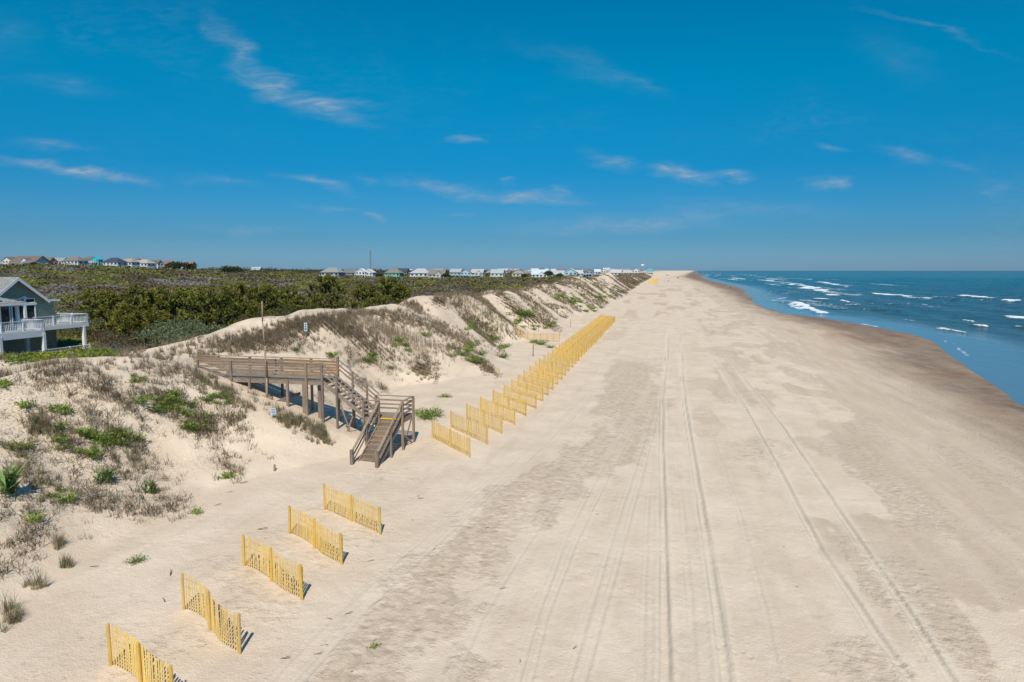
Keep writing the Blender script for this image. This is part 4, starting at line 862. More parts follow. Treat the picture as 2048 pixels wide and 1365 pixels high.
BUSH = [('silver', 318, 66, 1.25, 'silvery green shrub at the left of the shrub bank behind the walkway end'), ('silver', 352, 63, 1.2, 'silvery green shrub lowest and nearest behind the walkway end'), ('silver', 392, 66, 1.35, 'silvery green shrub right of the shrub bank, against the dune'), ('silver', 372, 74, 1.5, 'large silvery green shrub under the dark pines'), ('silver', 425, 72, 1.2, 'silvery green shrub beside the bare dune flank'), ('silver', 345, 78, 1.4, 'silvery shrub at the back of the shrub bank'),
 ('silver', 138, 92, 1.4, 'grey green shrub seen under the house deck'), ('silver', 165, 88, 1.2, 'grey green shrub right of the white deck column'), ('brown', 232, 74, 1.35, 'round brown shrub right of the house deck'), ('brown', 275, 66, 1.3, 'large brown shrub at the crest left of the silvery shrubs'), ('brown', 305, 61, .8, 'low brown shrub at the crest by the silvery shrubs'), ('brown', 210, 80, 1.2, 'brown shrub near the corner of the house deck'),
 ('twig', 190, 62, 1.1, 'leafless purplish shrub on the crest right of the house railing'), ('twig', 218, 60, 1.1, 'leafless purplish shrub in the middle of the bare shrub row'), ('twig', 246, 61, 1.1, 'leafless purplish shrub at the right of the bare shrub row'), ('twig', 40, 64, 1.0, 'leafless shrub under the left of the house deck'), ('twig', 70, 63, .9, 'leafless shrub under the house deck corner'),
 ('olive', 560, 92, 1.6, 'broad olive bush right of the pole above the dune flank'), ('olive', 590, 112, 1.7, 'rounded olive bush in front of the short pines'), ('olive', 520, 88, 1.2, 'olive bush just left of the pole'), ('yellow', 600, 86, 1.2, 'yellow green bush above the dune crest right of the pole'), ('yellow', 545, 84, 1.2, 'yellow green bush beside the pole above the sand flank'), ('yellow', 702, 108, 1.35, 'yellow green bush right of the tall rounded pine'), ('yellow', 690, 113, 1.2, 'yellow green bush behind the low olive bush'),
 ('olive', 680, 96, 1.1, 'low olive bush left of the slim pine'), ('silver', 645, 84, 1.0, 'greenish shrub on the crest below the tall rounded pine'), ('silver', 735, 98, 1.0, 'grey green shrub at the foot of the slim pine'), ('olive', 760, 100, 1.1, 'olive bush in front of the pine pair'), ('brown', 470, 95, 1.2, 'reddish brown shrub left of the pole among pines'), ('olive', 480, 80, 1.2, 'olive bush on the lee of the dune flank'), ('olive', 450, 76, 1.1, 'olive bush between the silvery shrubs and the pole'), ('olive', 700, 88, 1.0, 'olive bush at the back of the grassy crest'), ('silver', 612, 82, .9, 'grey green shrub behind the white crest sign')]
for key, u, Y, k, lab in BUSH: plant(key, u, Y, k, lab, 'shrub', 'shrub', None, 1.0)

# ---- the scrub that fills the land behind the dunes
def canopy(x, y):
    x = np.asarray(x, float); y = np.asarray(y, float); s, t = st(x, y); r_ = np.hypot(x, y); b = np.interp(s, C_S, C_T) - t
    plat = 1 - sm(s, 36, 47); lim = 2 + 11 * plat
    big = 1 + sm(r_, 150, 450) * 1.3
    d1, v1 = worley(x / 11 / big + 3 * fbm(x / 40, y / 40, 2, 3), y / 8 / big, 101); d2, v2 = worley(x / 4.2 / big, y / 3.6 / big, 111)
    az = np.arctan2(x, y); reg = fbm(x / 45, y / 22, 3, 121) - .10 * sm(az, -.5, -.2) * sm(r_, 100, 160) * (1 - sm(r_, 380, 520))
    spc = np.clip(.72 * v1 + .22 * v2 + 1.0 * (reg - .5), 0, 1)
    hgt = (.25 + 1.7 * np.clip(1 - d1 ** 2 * 1.7, 0, 1) * (.5 + v1) + .55 * np.clip(1 - d2 ** 2 * 1.8, 0, 1) * (.4 + v2)) * (1 + .25 * sm(r_, 200, 500))
    hgt = hgt * (1 - .55 * np.exp(-((r_ - 100) / 32) ** 2))
    hgt = hgt * sm(b, lim + 4, lim + 22) * (1 - np.exp(-(((s - 59) / 11) ** 4 + ((t + 70) / 10) ** 4)))
    # taller wood far off
    wood_ = sm(r_, 640, 800) * sm(az, -.47, -.38) * (.35 + .65 * sm(fbm(x / 60, y / 60, 3, 131), .35, .6)) * (1 - sm(az, -.06, .12)); hgt = hgt + 6.0 * wood_ * (.6 + .6 * v1)
    hgt = hgt * (1 - .25 * sm(r_, 300, 420) * sm(az, -.45, -.35) * (1 - wood_))
    return hgt, spc, wood_, b - lim
SPC = 1.25 * np.array([[.23, .21, .185], [.20, .172, .145], [.14, .095, .062], [.125, .085, .044], [.095, .092, .028], [.15, .14, .032], [.20, .19, .036], [.09, .092, .032], [.16, .13, .095], [.21, .19, .165]])
def spcol(spc, reg2):
    q = np.clip(spc * .88 + .12 * reg2, 0, .999) * (len(SPC) - 1); i = q.astype(int); f = (q - i)[:, None]; return SPC[i] * (1 - f) + SPC[i + 1] * f
th3 = np.linspace(R(-60), R(14), 720); r3 = np.geomspace(40, 2600, 520); A3, R3 = np.meshgrid(th3, r3); X3 = (np.sin(A3) * R3).ravel(); Y3 = (np.cos(A3) * R3).ravel()
h3, sp3, wd3, bb3 = canopy(X3, Y3); Z3 = H(X3, Y3) + h3 * .82 - .25
idx = np.arange(len(X3)).reshape(len(r3), len(th3)); F3 = np.stack([idx[:-1, :-1], idx[:-1, 1:], idx[1:, 1:], idx[1:, :-1]], -1).reshape(-1, 4)
keep = (h3 > .12)[F3].all(1); F3 = F3[keep]; used = np.unique(F3); rem = np.full(len(X3), -1); rem[used] = np.arange(len(used))
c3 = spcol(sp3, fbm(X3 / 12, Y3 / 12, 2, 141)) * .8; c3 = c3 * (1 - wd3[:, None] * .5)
V_, F_, C_ = [np.stack([X3, Y3, Z3], 1)[used]], [rem[F3]], [c3[F3[:, 0]]]
N = 420000; az = rg.uniform(R(-60), R(14), N); r_ = np.exp(rg.uniform(math.log(42), math.log(2400), N)) * 1.0; r_ = np.where(rg.uniform(size=N) < .35, rg.uniform(42, 260, N), r_)
x = np.sin(az) * r_; y = np.cos(az) * r_; hh, sp_, wd_, bb = canopy(x, y); ok = (hh > .15); x, y, r_, hh, sp_, wd_ = (a[ok] for a in (x, y, r_, hh, sp_, wd_))
cz = H(x, y) + hh * (.82 + .26 * rg.uniform(0, 1, len(x))) - .15; sz = np.clip(r_ * .0034, .2, 2.0) * rg.uniform(.6, 1.4, len(x))
ax_ = unit(len(x)); ax_[:, 2] = ax_[:, 2] * .5 + .12; ax_ /= np.linalg.norm(ax_, axis=1)[:, None]
e1 = .8; hx = canopy(x + e1, y)[0]; hy = canopy(x, y + e1)[0]; nr_ = np.stack([-(hx - hh) / e1, -(hy - hh) / e1, np.full(len(x), .8)], 1); nr_ /= np.linalg.norm(nr_, axis=1)[:, None]; nr_ = nr_ + unit(len(x)) * .38; Vc, Fc = cards(np.stack([x, y, cz], 1), sz, ax_, .6, nr_); cc = spcol(sp_, fbm(x / 12, y / 12, 2, 141)); cc = cc * (1 - wd_[:, None] * .55) * (1 + .20 * rg.uniform(-1, 1, (len(x), 1)))
b0_ = len(V_[0]); me = npmesh('coastal_scrub', np.vstack([V_[0], Vc]), np.vstack([F_[0], Fc + b0_]), M_LEAF, fattr=dict(col=np.vstack([C_[0], cc])))
tag(link('coastal_scrub', me), 'mixed green, brown and grey wind-shaped scrub filling the land behind the dunes', 'scrub', kind='stuff')
del V_, F_, C_, Vc, Fc, X3, Y3, Z3

# ---- bright green ground cover on the near plateau
N = 60000; px1 = rg.uniform(-60, 400, 500); s = rg.uniform(22, 58, N); t = rg.uniform(-62, -33, N); x, y = xy(s, t)
edge = -36.2 - 1.2 * np.sin(s / 3.3) - 1.6 * (fbm(s / 4, t * 0, 2, 151) - .5) - 7 * sm(s, 40, 46)
gm = sm(edge - t, 0, 1.5) * sm(fbm(s / 5, t / 5, 3, 152) + .18, .42, .56) * (1 - sm(-t, 52, 58)); ok = rg.uniform(size=N) < gm; x, y, s, t = x[ok], y[ok], s[ok], t[ok]
mh = .25 + .75 * fbm(x / 2.2, y / 2.2, 3, 153); z = H(x, y) + rg.uniform(.05, 1, len(x)) * mh * .75
c = np.stack([x, y, z], 1); ax_ = unit(len(x)); ax_[:, 2] += .3; ax_ /= np.linalg.norm(ax_, axis=1)[:, None]; V, F = cards(c, rg.uniform(.14, .30, len(x)), ax_, .55)
mixv = fbm(x / 3, y / 3, 3, 154)[:, None]; cols = vary((.21, .25, .022), len(x), .3) * (mixv > .45) + vary((.13, .17, .03), len(x), .3) * (mixv <= .45)
tag(link('ground_cover', npmesh('ground_cover', V, F, M_LEAF, fattr=dict(col=cols))), 'bright yellow green creeping ground cover on the dune top before the beach house', 'ground cover', kind='stuff')

# ---- dry grass and dead stems on the dunes
def tuft_template(kind_, nb):
    V = []; F = []
    for i in range(nb):
        a = random.uniform(0, 6.28); w0 = .012
        if kind_ == 'grass': L = random.uniform(.35, .75); lean = random.uniform(.1, .75); b_ = np.array([random.uniform(-.12, .12), random.uniform(-.12, .12), 0]); w0 = .011
        elif kind_ == 'oat': L = random.uniform(.7, 1.25); lean = random.uniform(.02, .30); b_ = np.array([random.uniform(-.3, .3), random.uniform(-.3, .3), 0]); w0 = .010
        else: L = random.uniform(.35, 1.1); lean = random.uniform(.75, 1.6); b_ = np.array([random.uniform(-.30, .30), random.uniform(-.30, .30), 0]); w0 = .016
        d = np.array([math.cos(a), math.sin(a), 0]); sd = np.array([-d[1], d[0], 0]); pts = []; p_ = b_.copy(); an = lean * .4
        seg = 3
        for j in range(seg + 1):
            pts.append(p_.copy()); p_ = p_ + L / seg * (d * math.sin(an) + np.array([0, 0, max(math.cos(an), .05)])); an += lean * .45
            if kind_ == 'twig': an += random.uniform(-.5, .5); a2 = random.uniform(-.7, .7); d = np.array([d[0] * math.cos(a2) - d[1] * math.sin(a2), d[0] * math.sin(a2) + d[1] * math.cos(a2), 0])
        for j in range(seg):
            b0 = len(V); wa = w0 * (1 - j / seg * .8); wb = w0 * (1 - (j + 1) / seg * .8); V += [pts[j] - sd * wa, pts[j] + sd * wa, pts[j + 1] + sd * wb, pts[j + 1] - sd * wb]; F.append([b0, b0 + 1, b0 + 2, b0 + 3])
    return np.array(V), np.array(F)
TT_ = {k: [tuft_template(k, n_) for _ in range(5)] for k, n_ in (('grass', 20), ('oat', 10), ('twig', 11), ('fgrass', 9))
       if k != 'fgrass'}
TT_['fgrass'] = [tuft_template('grass', 9) for _ in range(5)]
ACC = {'V': [], 'F': [], 'C': [], 'n': 0}
def tufts(x, y, kind_, scale, col, wide=1.0):
    n_ = len(x)
    if not n_: return
    z = H(x, y) - .03; k = rg.integers(0, 5, n_); th_ = rg.uniform(0, 6.28, n_); scale = np.broadcast_to(scale, (n_,)) * rg.uniform(.7, 1.35, n_); col = np.broadcast_to(col, (n_, 3)); wide = np.broadcast_to(wide, (n_,))
    for i in range(5):
        m = k == i; T, F = TT_[kind_][i]; nm = int(m.sum())
        if not nm: continue
        c, s_ = np.cos(th_[m])[:, None], np.sin(th_[m])[:, None]; sc_ = scale[m][:, None]
        X = (T[None, :, 0] * c - T[None, :, 1] * s_) * sc_ * wide[m][:, None] + x[m][:, None]; Y = (T[None, :, 0] * s_ + T[None, :, 1] * c) * sc_ * wide[m][:, None] + y[m][:, None]; Z = T[None, :, 2] * sc_ + z[m][:, None]
        V = np.stack([X, Y, Z], -1).reshape(-1, 3); FF = (F[None] + (np.arange(nm) * len(T))[:, None, None]).reshape(-1, 4) + ACC['n']
        ACC['V'].append(V); ACC['F'].append(FF); ACC['n'] += len(V)
        cc = col[m][:, None, :] * rg.uniform(.6, 1.35, (nm, len(F), 1)); ACC['C'].append(cc.reshape(-1, 3))
DRY = [(.26, .195, .12), (.19, .14, .09), (.33, .255, .155), (.12, .09, .062), (.20, .17, .085)]
STRAW = [(.34, .26, .165), (.28, .215, .145), (.23, .185, .12)]
GRN = [(.15, .155, .065), (.20, .185, .08)]
def pick(pal, n_): return np.array(pal)[rg.integers(0, len(pal), n_)]
# patches seen from the drone: (u, v, half width, half height, slant, count) on the ground
def ell(u, v, a, b, sl, n_):
    q = unit(n_)[:, :2] * np.sqrt(rg.uniform(0, 1, n_))[:, None] / 1.0; g = rg.normal(size=(n_, 2)) * .48
    return u + g[:, 0] * a + g[:, 1] * b * sl, v + g[:, 1] * b + g[:, 0] * sl * b
PT = [('twig', 60, 930, 75, 60, .2, 75), ('twig', 40, 1030, 60, 55, .2, 40), ('grass', 60, 960, 70, 60, .2, 40), ('grass', 220, 900, 80, 50, .4, 50), ('twig', 120, 870, 60, 45, .5, 80), ('twig', 225, 860, 75, 50, .8, 150), ('twig', 270, 950, 85, 40, .3, 65), ('twig', 180, 990, 90, 40, .2, 55), ('twig', 90, 770, 60, 22, .3, 50), ('twig', 190, 775, 60, 30, .5, 80), ('twig', 245, 810, 50, 36, .7, 70),
 ('twig', 330, 800, 60, 34, .3, 110), ('twig', 400, 850, 60, 36, .4, 150), ('twig', 450, 835, 45, 35, .6, 70), ('twig', 350, 755, 80, 25, .2, 90), ('twig', 460, 935, 26, 30, .3, 34), ('grass', 470, 800, 40, 30, .5, 60), ('grass', 300, 735, 90, 16, .1, 40), ('grass', 400, 728, 30, 18, .1, 60), ('grass', 130, 745, 70, 12, 0, 40), ('grass', 80, 855, 26, 24, 0, 40), ('grass', 420, 770, 40, 22, .2, 50), ('twig', 290, 1020, 50, 26, .2, 40), ('twig', 350, 1010, 40, 26, .2, 26), ('twig', 60, 1090, 60, 30, 0, 26), ('grass', 115, 1095, 10, 8, 0, 8), ('grass', 130, 1133, 12, 6, 0, 7), ('grass', 75, 1175, 20, 7, 0, 8), ('grass', 30, 1240, 26, 18, 0, 16), ('twig', 200, 1010, 40, 20, 0, 26), ('twig', 20, 1150, 40, 30, 0, 10),
 ('grass', 610, 850, 42, 26, .5, 80), ('grass', 640, 872, 20, 14, .5, 40), ('grass', 570, 845, 24, 12, .3, 30), ('twig', 560, 830, 30, 20, .4, 30), ('twig', 520, 790, 30, 14, .5, 20), ('grass', 510, 785, 22, 10, .6, 30),
 ('grass', 470, 690, 60, 14, -.25, 190), ('grass', 540, 675, 60, 16, -.25, 300), ('grass', 600, 655, 50, 14, -.3, 300), ('grass', 660, 640, 60, 10, .0, 260), ('twig', 590, 690, 70, 16, 0, 130), ('twig', 520, 700, 60, 10, 0, 70), ('grass', 690, 660, 40, 16, .4, 150), ('twig', 700, 665, 40, 18, .4, 110), ('oat', 760, 665, 70, 24, .5, 150), ('oat', 820, 690, 60, 26, .5, 110), ('grass', 740, 690, 46, 26, .5, 160), ('twig', 760, 720, 60, 30, .4, 150), ('twig', 850, 730, 28, 26, .3, 170), ('grass', 840, 745, 20, 14, .3, 60), ('twig', 700, 720, 40, 20, .2, 60), ('grass', 800, 640, 50, 14, .3, 180), ('grass', 870, 655, 46, 14, .5, 200), ('grass', 920, 680, 40, 16, .6, 180), ('twig', 960, 725, 30, 18, .7, 120), ('grass', 975, 740, 18, 10, .7, 60), ('grass', 900, 700, 40, 16, .5, 90), ('twig', 720, 765, 20, 12, .4, 50), ('twig', 765, 778, 12, 10, .4, 30), ('grass', 740, 628, 60, 8, 0, 200), ('grass', 826, 614, 16, 9, .3, 120), ('grass', 838, 624, 10, 7, .3, 50),
 ('twig', 880, 606, 18, 10, .2, 90), ('grass', 882, 600, 14, 8, .2, 60), ('twig', 910, 608, 12, 8, .3, 40), ('twig', 935, 640, 20, 10, .4, 70), ('grass', 965, 655, 26, 10, .5, 80), ('twig', 1020, 605, 22, 12, .4, 140), ('twig', 1040, 625, 28, 12, .5, 190), ('grass', 1070, 640, 26, 10, .5, 120), ('twig', 1095, 650, 20, 8, .5, 90), ('grass', 1000, 590, 16, 5, .2, 60), ('twig', 975, 670, 26, 12, .5, 70), ('twig', 1105, 655, 16, 8, .5, 60)]
for k, u, v, a, b_, sl_, n_ in PT:
    uu, vv = ell(u, v, a * 1.12, b_ * 1.12, sl_, int(n_ * 1.15)); x, y = hit(uu, vv, 400); ok = ~np.isnan(x); x, y = x[ok], y[ok]
    ss, ts = st(x, y); ok = ~((ss > 36.9) & (ss < 40) & (ts < -19.5)); x, y = x[ok], y[ok]
    if v < 700: ok = np.hypot(x, y) > 42; x, y = x[ok], y[ok]
    rd = np.hypot(x, y); pal = DRY if k == 'twig' else STRAW if v < 760 else STRAW + GRN
    tufts(x, y, k, (.60 if k == 'twig' else .75 if k == 'grass' else .85), pick(pal, len(x)), 1 + .35 * sm(rd, 40, 120))
# the rest of the dunes, by nature's own noise
N = 42000; s = np.exp(rg.uniform(math.log(78), math.log(1100), N)); q = rg.uniform(.02, 1.75, N); tt = np.interp(s, T_S, T_T); tcr = np.interp(s, C_S, C_T); t = tt - q * (tt - tcr)
den = fbm((s + 1.1 * t) / 6.5, t / 14, 3, 161); thr = np.interp(s, [84, 112, 170, 260, 500], [.66, .56, .49, .44, .38]); D = sm(den, thr - .03, thr + .05) * np.where(q > .92, 1, sm(q, .04, .22)) ; D = np.maximum(D, .85 * sm(q, 1.0, 1.15) * sm(den, thr - .14, thr - .04))
ok = rg.uniform(size=N) < D; s, t, q = s[ok], t[ok], q[ok]; x, y = xy(s, t)
gsel = (fbm(s / 9, t / 6, 3, 171) > .60) & (q < .6); pal = np.where(gsel[:, None], pick(GRN, len(s)) * .9, np.where((rg.uniform(size=len(s)) < .5)[:, None], pick(DRY, len(s)), pick(STRAW, len(s)) * .85))
tufts(x, y, 'fgrass', .9 + .25 * sm(s, 100, 500), pal, np.clip(s / 85, 1, 5.0))
N = 3600; s = rg.uniform(8, 80, N); q = rg.uniform(.10, 1.5, N); tt = np.interp(s, T_S, T_T); tcr = np.interp(s, C_S, C_T); t = tt - q * (tt - tcr); den = fbm(s / 3.5, t / 3.5, 3, 181); ok = (rg.uniform(size=N) < sm(den, .54, .66) * .6) & ~((s > 36.8) & (s < 40.2)); x, y = xy(s[ok], t[ok]); tufts(x, y, 'twig', .5, pick(DRY, len(x)))
# grass blades at the lip of the plateau, in front of the green cover
N = 1300; s = rg.uniform(20, 47, N); t = rg.uniform(-42, -30.5, N); ok = (fbm(s / 3, t / 3, 3, 191) > .52); x, y = xy(s[ok], t[ok]); tufts(x, y, 'grass', .7, pick(STRAW + DRY, len(x)))
me = npmesh('dune_grass', np.vstack(ACC['V']), np.vstack(ACC['F']), M_DRY, fattr=dict(col=np.vstack(ACC['C'])))
tag(link('dune_grass', me), 'dry brown dune grass and dead stems scattered over the sand dunes', 'dune grass', kind='stuff'); ACC.clear()

# ---- green leafy plants one can count
def proto_green(w_, h, n_, size, col, asp=.45, rosette=False):
    a = rg.uniform(0, 6.28, n_); r_ = np.sqrt(rg.uniform(0, 1, n_)) * w_; k = rg.integers(0, 5, n_); off_ = rg.normal(size=(5, 2)) * w_ * .45
    c = np.stack([np.cos(a) * r_ * .6 + off_[k, 0], np.sin(a) * r_ * .6 + off_[k, 1], rg.uniform(.15, 1, n_) * h], 1)
    d = np.stack([np.cos(a), np.sin(a), rg.uniform(.2, 1.4, n_)], 1)
    if rosette: c[:, :2] *= .35
    d = d + unit(n_) * .5; d /= np.linalg.norm(d, axis=1)[:, None]; nr = unit(n_) * .6; nr[:, 2] += 1
    V, F = cards(c, size * rg.uniform(.7, 1.3, n_), d, asp, nr); L = np.linalg.norm(c, axis=1)
    V2, F2 = cards(c * .5, L * 1.02, c / L[:, None], .02 / np.maximum(L, .1)[:, None]); F = np.vstack([F, F2 + len(V)]); V = np.vstack([V, V2]); n_ *= 2; return npmesh('plant_leaves', V, F, M_LEAF, fattr=dict(col=vary(col, n_, .3, .12)))
GP = [proto_green(.6, .36, 120, .15, (.24, .31, .055)), proto_green(.75, .42, 150, .14, (.19, .25, .06)), proto_green(.5, .32, 90, .16, (.23, .31, .045)), proto_green(.55, .55, 80, .50, (.16, .23, .07), .16, True)]
def green(u, v, k, pi, label, group):
    x, y = hit([u], [v], 500)
    if np.isnan(x[0]): return
    x, y = float(x[0]), float(y[0]); o = link('dune_plant', GP[pi], None, (x, y, hz(x, y) - .02)); o.rotation_euler = (0, 0, random.uniform(0, 6.28)); o.scale = (k, k, k * random.uniform(.85, 1.1)); tag(o, label, 'plant', group)
A_ = 'low green leafy plant on the near dune left of the stairs'; AG = 'green plants on the near dune'
UNI = [(56, 811, 1.0, 2, 'round bright green plant alone on pale sand high on the near dune'), (12, 990, 1.7, 3, 'largest spiky green plant at the left edge of the near dune'), (207, 968, 1.2, 3, 'spiky dark green plant in the lower middle of the near dune'), (300, 987, .9, 3, 'small spiky green plant with grassy stems, lowest on the near dune right'), (62, 1042, .9, 2, 'yellow green plant beneath the large spiky plant at the left edge'), (270, 1125, .5, 1, 'tiny dark plant alone on bare sand below the near dune'), (392, 1028, .6, 2, 'small green plant at the toe of the near dune, left of the fences'), (462, 955, .9, 2, 'green plant at the foot of a dead bush left of the stairs'), (745, 1297, .35, 2, 'tiny bright green sprout alone on the beach in the foreground'),
 (850, 838, 1.5, 1, 'dark green leafy plant touching the first fence of the long row'), (872, 832, 1.3, 1, 'leafy plant right beside the first fence of the long row'), (838, 828, 1.0, 0, 'leafy plant between the stairs landing and the long fence row'), (890, 795, .9, 0, 'small leafy plant on flat sand above the first fences'), (1082, 690, 1.6, 1, 'dark green plant by the lone grey post in front of the older fence'), (1068, 686, 1.4, 0, 'bright green plant in front of the older orange fence'), (1100, 697, 1.0, 1, 'dark trailing plant right of the lone grey post'), (1030, 648, 1.8, 2, 'bright green plant at the left end of the older fence'), (1045, 655, 1.4, 2, 'bright green plant trailing above the older fence'), (668, 709, 1.4, 2, 'bright green plant on the dune just behind the walkway stairs'), (660, 716, 1.1, 2, 'green plant low behind the walkway railing'), (592, 700, .8, 1, 'small dark green plant on pale sand behind the walkway')]
for u, v, k, pi, lab in UNI: green(u, v, k, pi, lab, None)
for (u, v, a, b_, n_) in ((190, 885, 48, 22, 16), (325, 805, 50, 20, 11), (350, 820, 40, 24, 9), (390, 850, 26, 20, 9), (430, 790, 22, 12, 5), (120, 825, 10, 8, 3), (20, 770, 14, 8, 2), (110, 880, 20, 20, 2), (240, 880, 20, 12, 4), (285, 770, 30, 10, 3), (170, 990, 60, 20, 3), (30, 900, 30, 30, 3)):
    for _ in range(n_): green(u + random.gauss(0, a * .6), v + random.gauss(0, b_ * .6), random.uniform(.5, 1.0), random.choice((0, 0, 1, 2)), A_, AG)
B_ = 'small green plant on the face of the dunes beyond the walkway'; BG = 'green plants on the dunes beyond the walkway'
for (u, v, a, b_, n_) in ((930, 700, 24, 14, 9), (955, 720, 16, 12, 7), (800, 690, 60, 20, 6), (940, 655, 12, 5, 4), (1000, 720, 8, 6, 2), (1040, 635, 26, 10, 8), (1085, 655, 18, 6, 6), (1010, 700, 10, 5, 3), (985, 680, 16, 8, 4), (1110, 640, 10, 8, 3), (740, 720, 30, 14, 4), (1150, 610, 16, 10, 6), (1120, 600, 24, 8, 5), (1180, 620, 14, 6, 6), (1210, 595, 12, 5, 5)):
    for _ in range(n_): green(u + random.gauss(0, a * .6), v + random.gauss(0, b_ * .6), random.uniform(.8, 1.4) * (1 + (v < 640) * .7), random.choice((0, 1, 2)), B_, BG)
# ---------------------------------------------------------------- houses across the scrub
HM = {}
def hmat(col, rough=.7):
    if col not in HM: HM[col] = plain('house_paint_%d' % len(HM), col, rough, .08, .6)
    return HM[col]
WHT, GRY, BRN, SLT, TAN, NAV = (.56, .58, .60), (.27, .265, .26), (.17, .125, .105), (.14, .155, .175), (.36, .27, .215), (.045, .06, .085)
def far_house(u0, u1, vt, vb, W, wall, roof, style, label, deck=True, rows=2, group=None, trim=WHT, simple=False):
    D = W * FPX / (u1 - u0); uc = (u0 + u1) / 2; x, y = (uc - 1024) / FPX * D, D; zt = CAMH + (541 - vt) / FPX * D; zb = min(hz(x, y), CAMH + (541 - vb) / FPX * D) - .5
    dep = W * .75; c = Vector((x, y, 0)); root = empty('beach_house', (x, y, zb), label, 'house', group); o = (x, y, zb)
    q = lambda a, b, z: c + ET * a + ES * b + EZ * z                       # a across the front, b away from the camera
    hr = min(.30 * W, .5 * (zt - zb)) * (1 if style != 'hip' else .85); ze = zt - hr; h = W / 2; ov = .05 * W
    m = MB()
    if style == 'gy': m.poly([q(-h, 0, zb), q(h, 0, zb), q(h, 0, ze), q(0, 0, zt - .15), q(-h, 0, ze)]); m.poly([q(-h, dep, zb), q(-h, dep, ze), q(0, dep, zt - .15), q(h, dep, ze), q(h, dep, zb)])
    else:
        m.poly([q(-h, 0, zb), q(h, 0, zb), q(h, 0, ze), q(-h, 0, ze)]); m.poly([q(-h, dep, zb), q(-h, dep, ze), q(h, dep, ze), q(h, dep, zb)])
    for sg in (-1, 1):
        pts = [q(sg * h, 0, zb), q(sg * h, dep, zb), q(sg * h, dep, ze)] + ([q(sg * h, dep / 2, zt - .15)] if style in ('gx', 'gx+') else []) + [q(sg * h, 0, ze)]; m.poly(pts if sg > 0 else pts[::-1])
    if style == 'gx+':
        gw = h * .42; g0 = h * .35; m.box(q(g0, -.6, (zb + ze) / 2), ET * gw, ES * .6, EZ * (ze - zb) / 2); m.poly([q(g0 - gw, -1.2, ze), q(g0 + gw, -1.2, ze), q(g0, -1.2, ze + gw * .8)])
    m.link('wall', hmat(wall), root, o)
    m = MB(); H_ = h + ov
    if style == 'gy':
        for sg in (-1, 1): slab(m, q(0, -ov, zt), q(sg * H_, -ov, ze - ov * .6), q(sg * H_, dep + ov, ze - ov * .6), q(0, dep + ov, zt), .25)
    elif style in ('gx', 'gx+'):
        slab(m, q(-H_, -ov, ze - ov * .6), q(H_, -ov, ze - ov * .6), q(H_, dep / 2, zt), q(-H_, dep / 2, zt), .25); slab(m, q(-H_, dep + ov, ze - ov * .6), q(H_, dep + ov, ze - ov * .6), q(H_, dep / 2, zt), q(-H_, dep / 2, zt), .25)
        if style == 'gx+':
            for sg in (-1, 1): slab(m, q(g0, -1.5, ze + gw * .85), q(g0 + sg * (gw + .4), -1.5, ze - .1), q(g0 + sg * (gw + .4), dep * .4, ze - .1), q(g0, dep * .4, ze + gw * .85), .2)
    else:
        rl = h * (.42 if style == 'hip' else .04); A = [q(-H_, -ov, ze), q(H_, -ov, ze), q(H_, dep + ov, ze), q(-H_, dep + ov, ze)]; r0, r1 = q(-rl, dep / 2, zt), q(rl, dep / 2, zt)
        m.poly([A[0], A[1], r1, r0]); m.poly([A[1], A[2], r1]); m.poly([A[2], A[3], r0, r1]); m.poly([A[3], A[0], r0]); m.poly(A[::-1])
    m.link('roof', hmat(roof, .85), root, o)
    if simple: return root
    ncol = 3 if W < 14 else 4; fz = -1.22 if False else 0
    for rix in range(rows):
        zc = ze - 1.6 - rix * 3.0
        if zc < zb + .8: break
        for k in range(ncol):
            a = -h + W * (k + .5) / ncol; wdt = W / ncol * .27; b = -.05
            if style == 'gx+' and abs(a - g0) < gw: b = -1.25
            m = MB(); m.box(q(a, b, zc), ET * (wdt + .14), ES * .05, EZ * .95); wi = m.link('window', hmat(trim), root, o); m = MB(); m.box(q(a, b - .04, zc), ET * wdt, ES * .04, EZ * .8); m.link('pane', M_GLASS, wi, o)
        for k in range(2):
            m = MB(); m.box(q(h + .05, dep * (k + .5) / 2, zc), ET * .05, ES * 1.0, EZ * .9); wi = m.link('window', hmat(trim), root, o); m = MB(); m.box(q(h + .09, dep * (k + .5) / 2, zc), ET * .04, ES * .85, EZ * .75); m.link('pane', M_GLASS, wi, o)
    if deck:
        zd = ze - 2.9; m = MB(); m.box(q(-h * .1, -1.9, zd), ET * h * .9, ES * 1.15 + Vector((0, 0, 0)), EZ * .15)
        m.link('deck', hmat(trim), root, o)
        m = MB(); m.box(q(-h * .1, -3.0, zd + 1.15), ET * h * .9, ES * .05, EZ * .06)
        for k in range(15): m.box(q(-h + W * .9 * k / 14, -3.0, zd + .6), ET * .09, ES * .04, EZ * .5)
        m.link('railing', hmat(trim), root, o)
        for k in range(4):
            m = MB(); m.box(q(-h * .98 + W * .87 * k / 3, -2.9, (zb + zd) / 2), ET * .14, ES * .14, EZ * (zd - zb) / 2); m.link('post', hmat(trim), root, o)
    return root
HG = 'beach houses on the skyline across the scrub'
TEAL, GREEN, LBLUE, BLUE, PINK, CREAM = (.03, .42, .50), (.035, .36, .24), (.30, .50, .60), (.11, .26, .36), (.66, .30, .24), (.62, .55, .42)
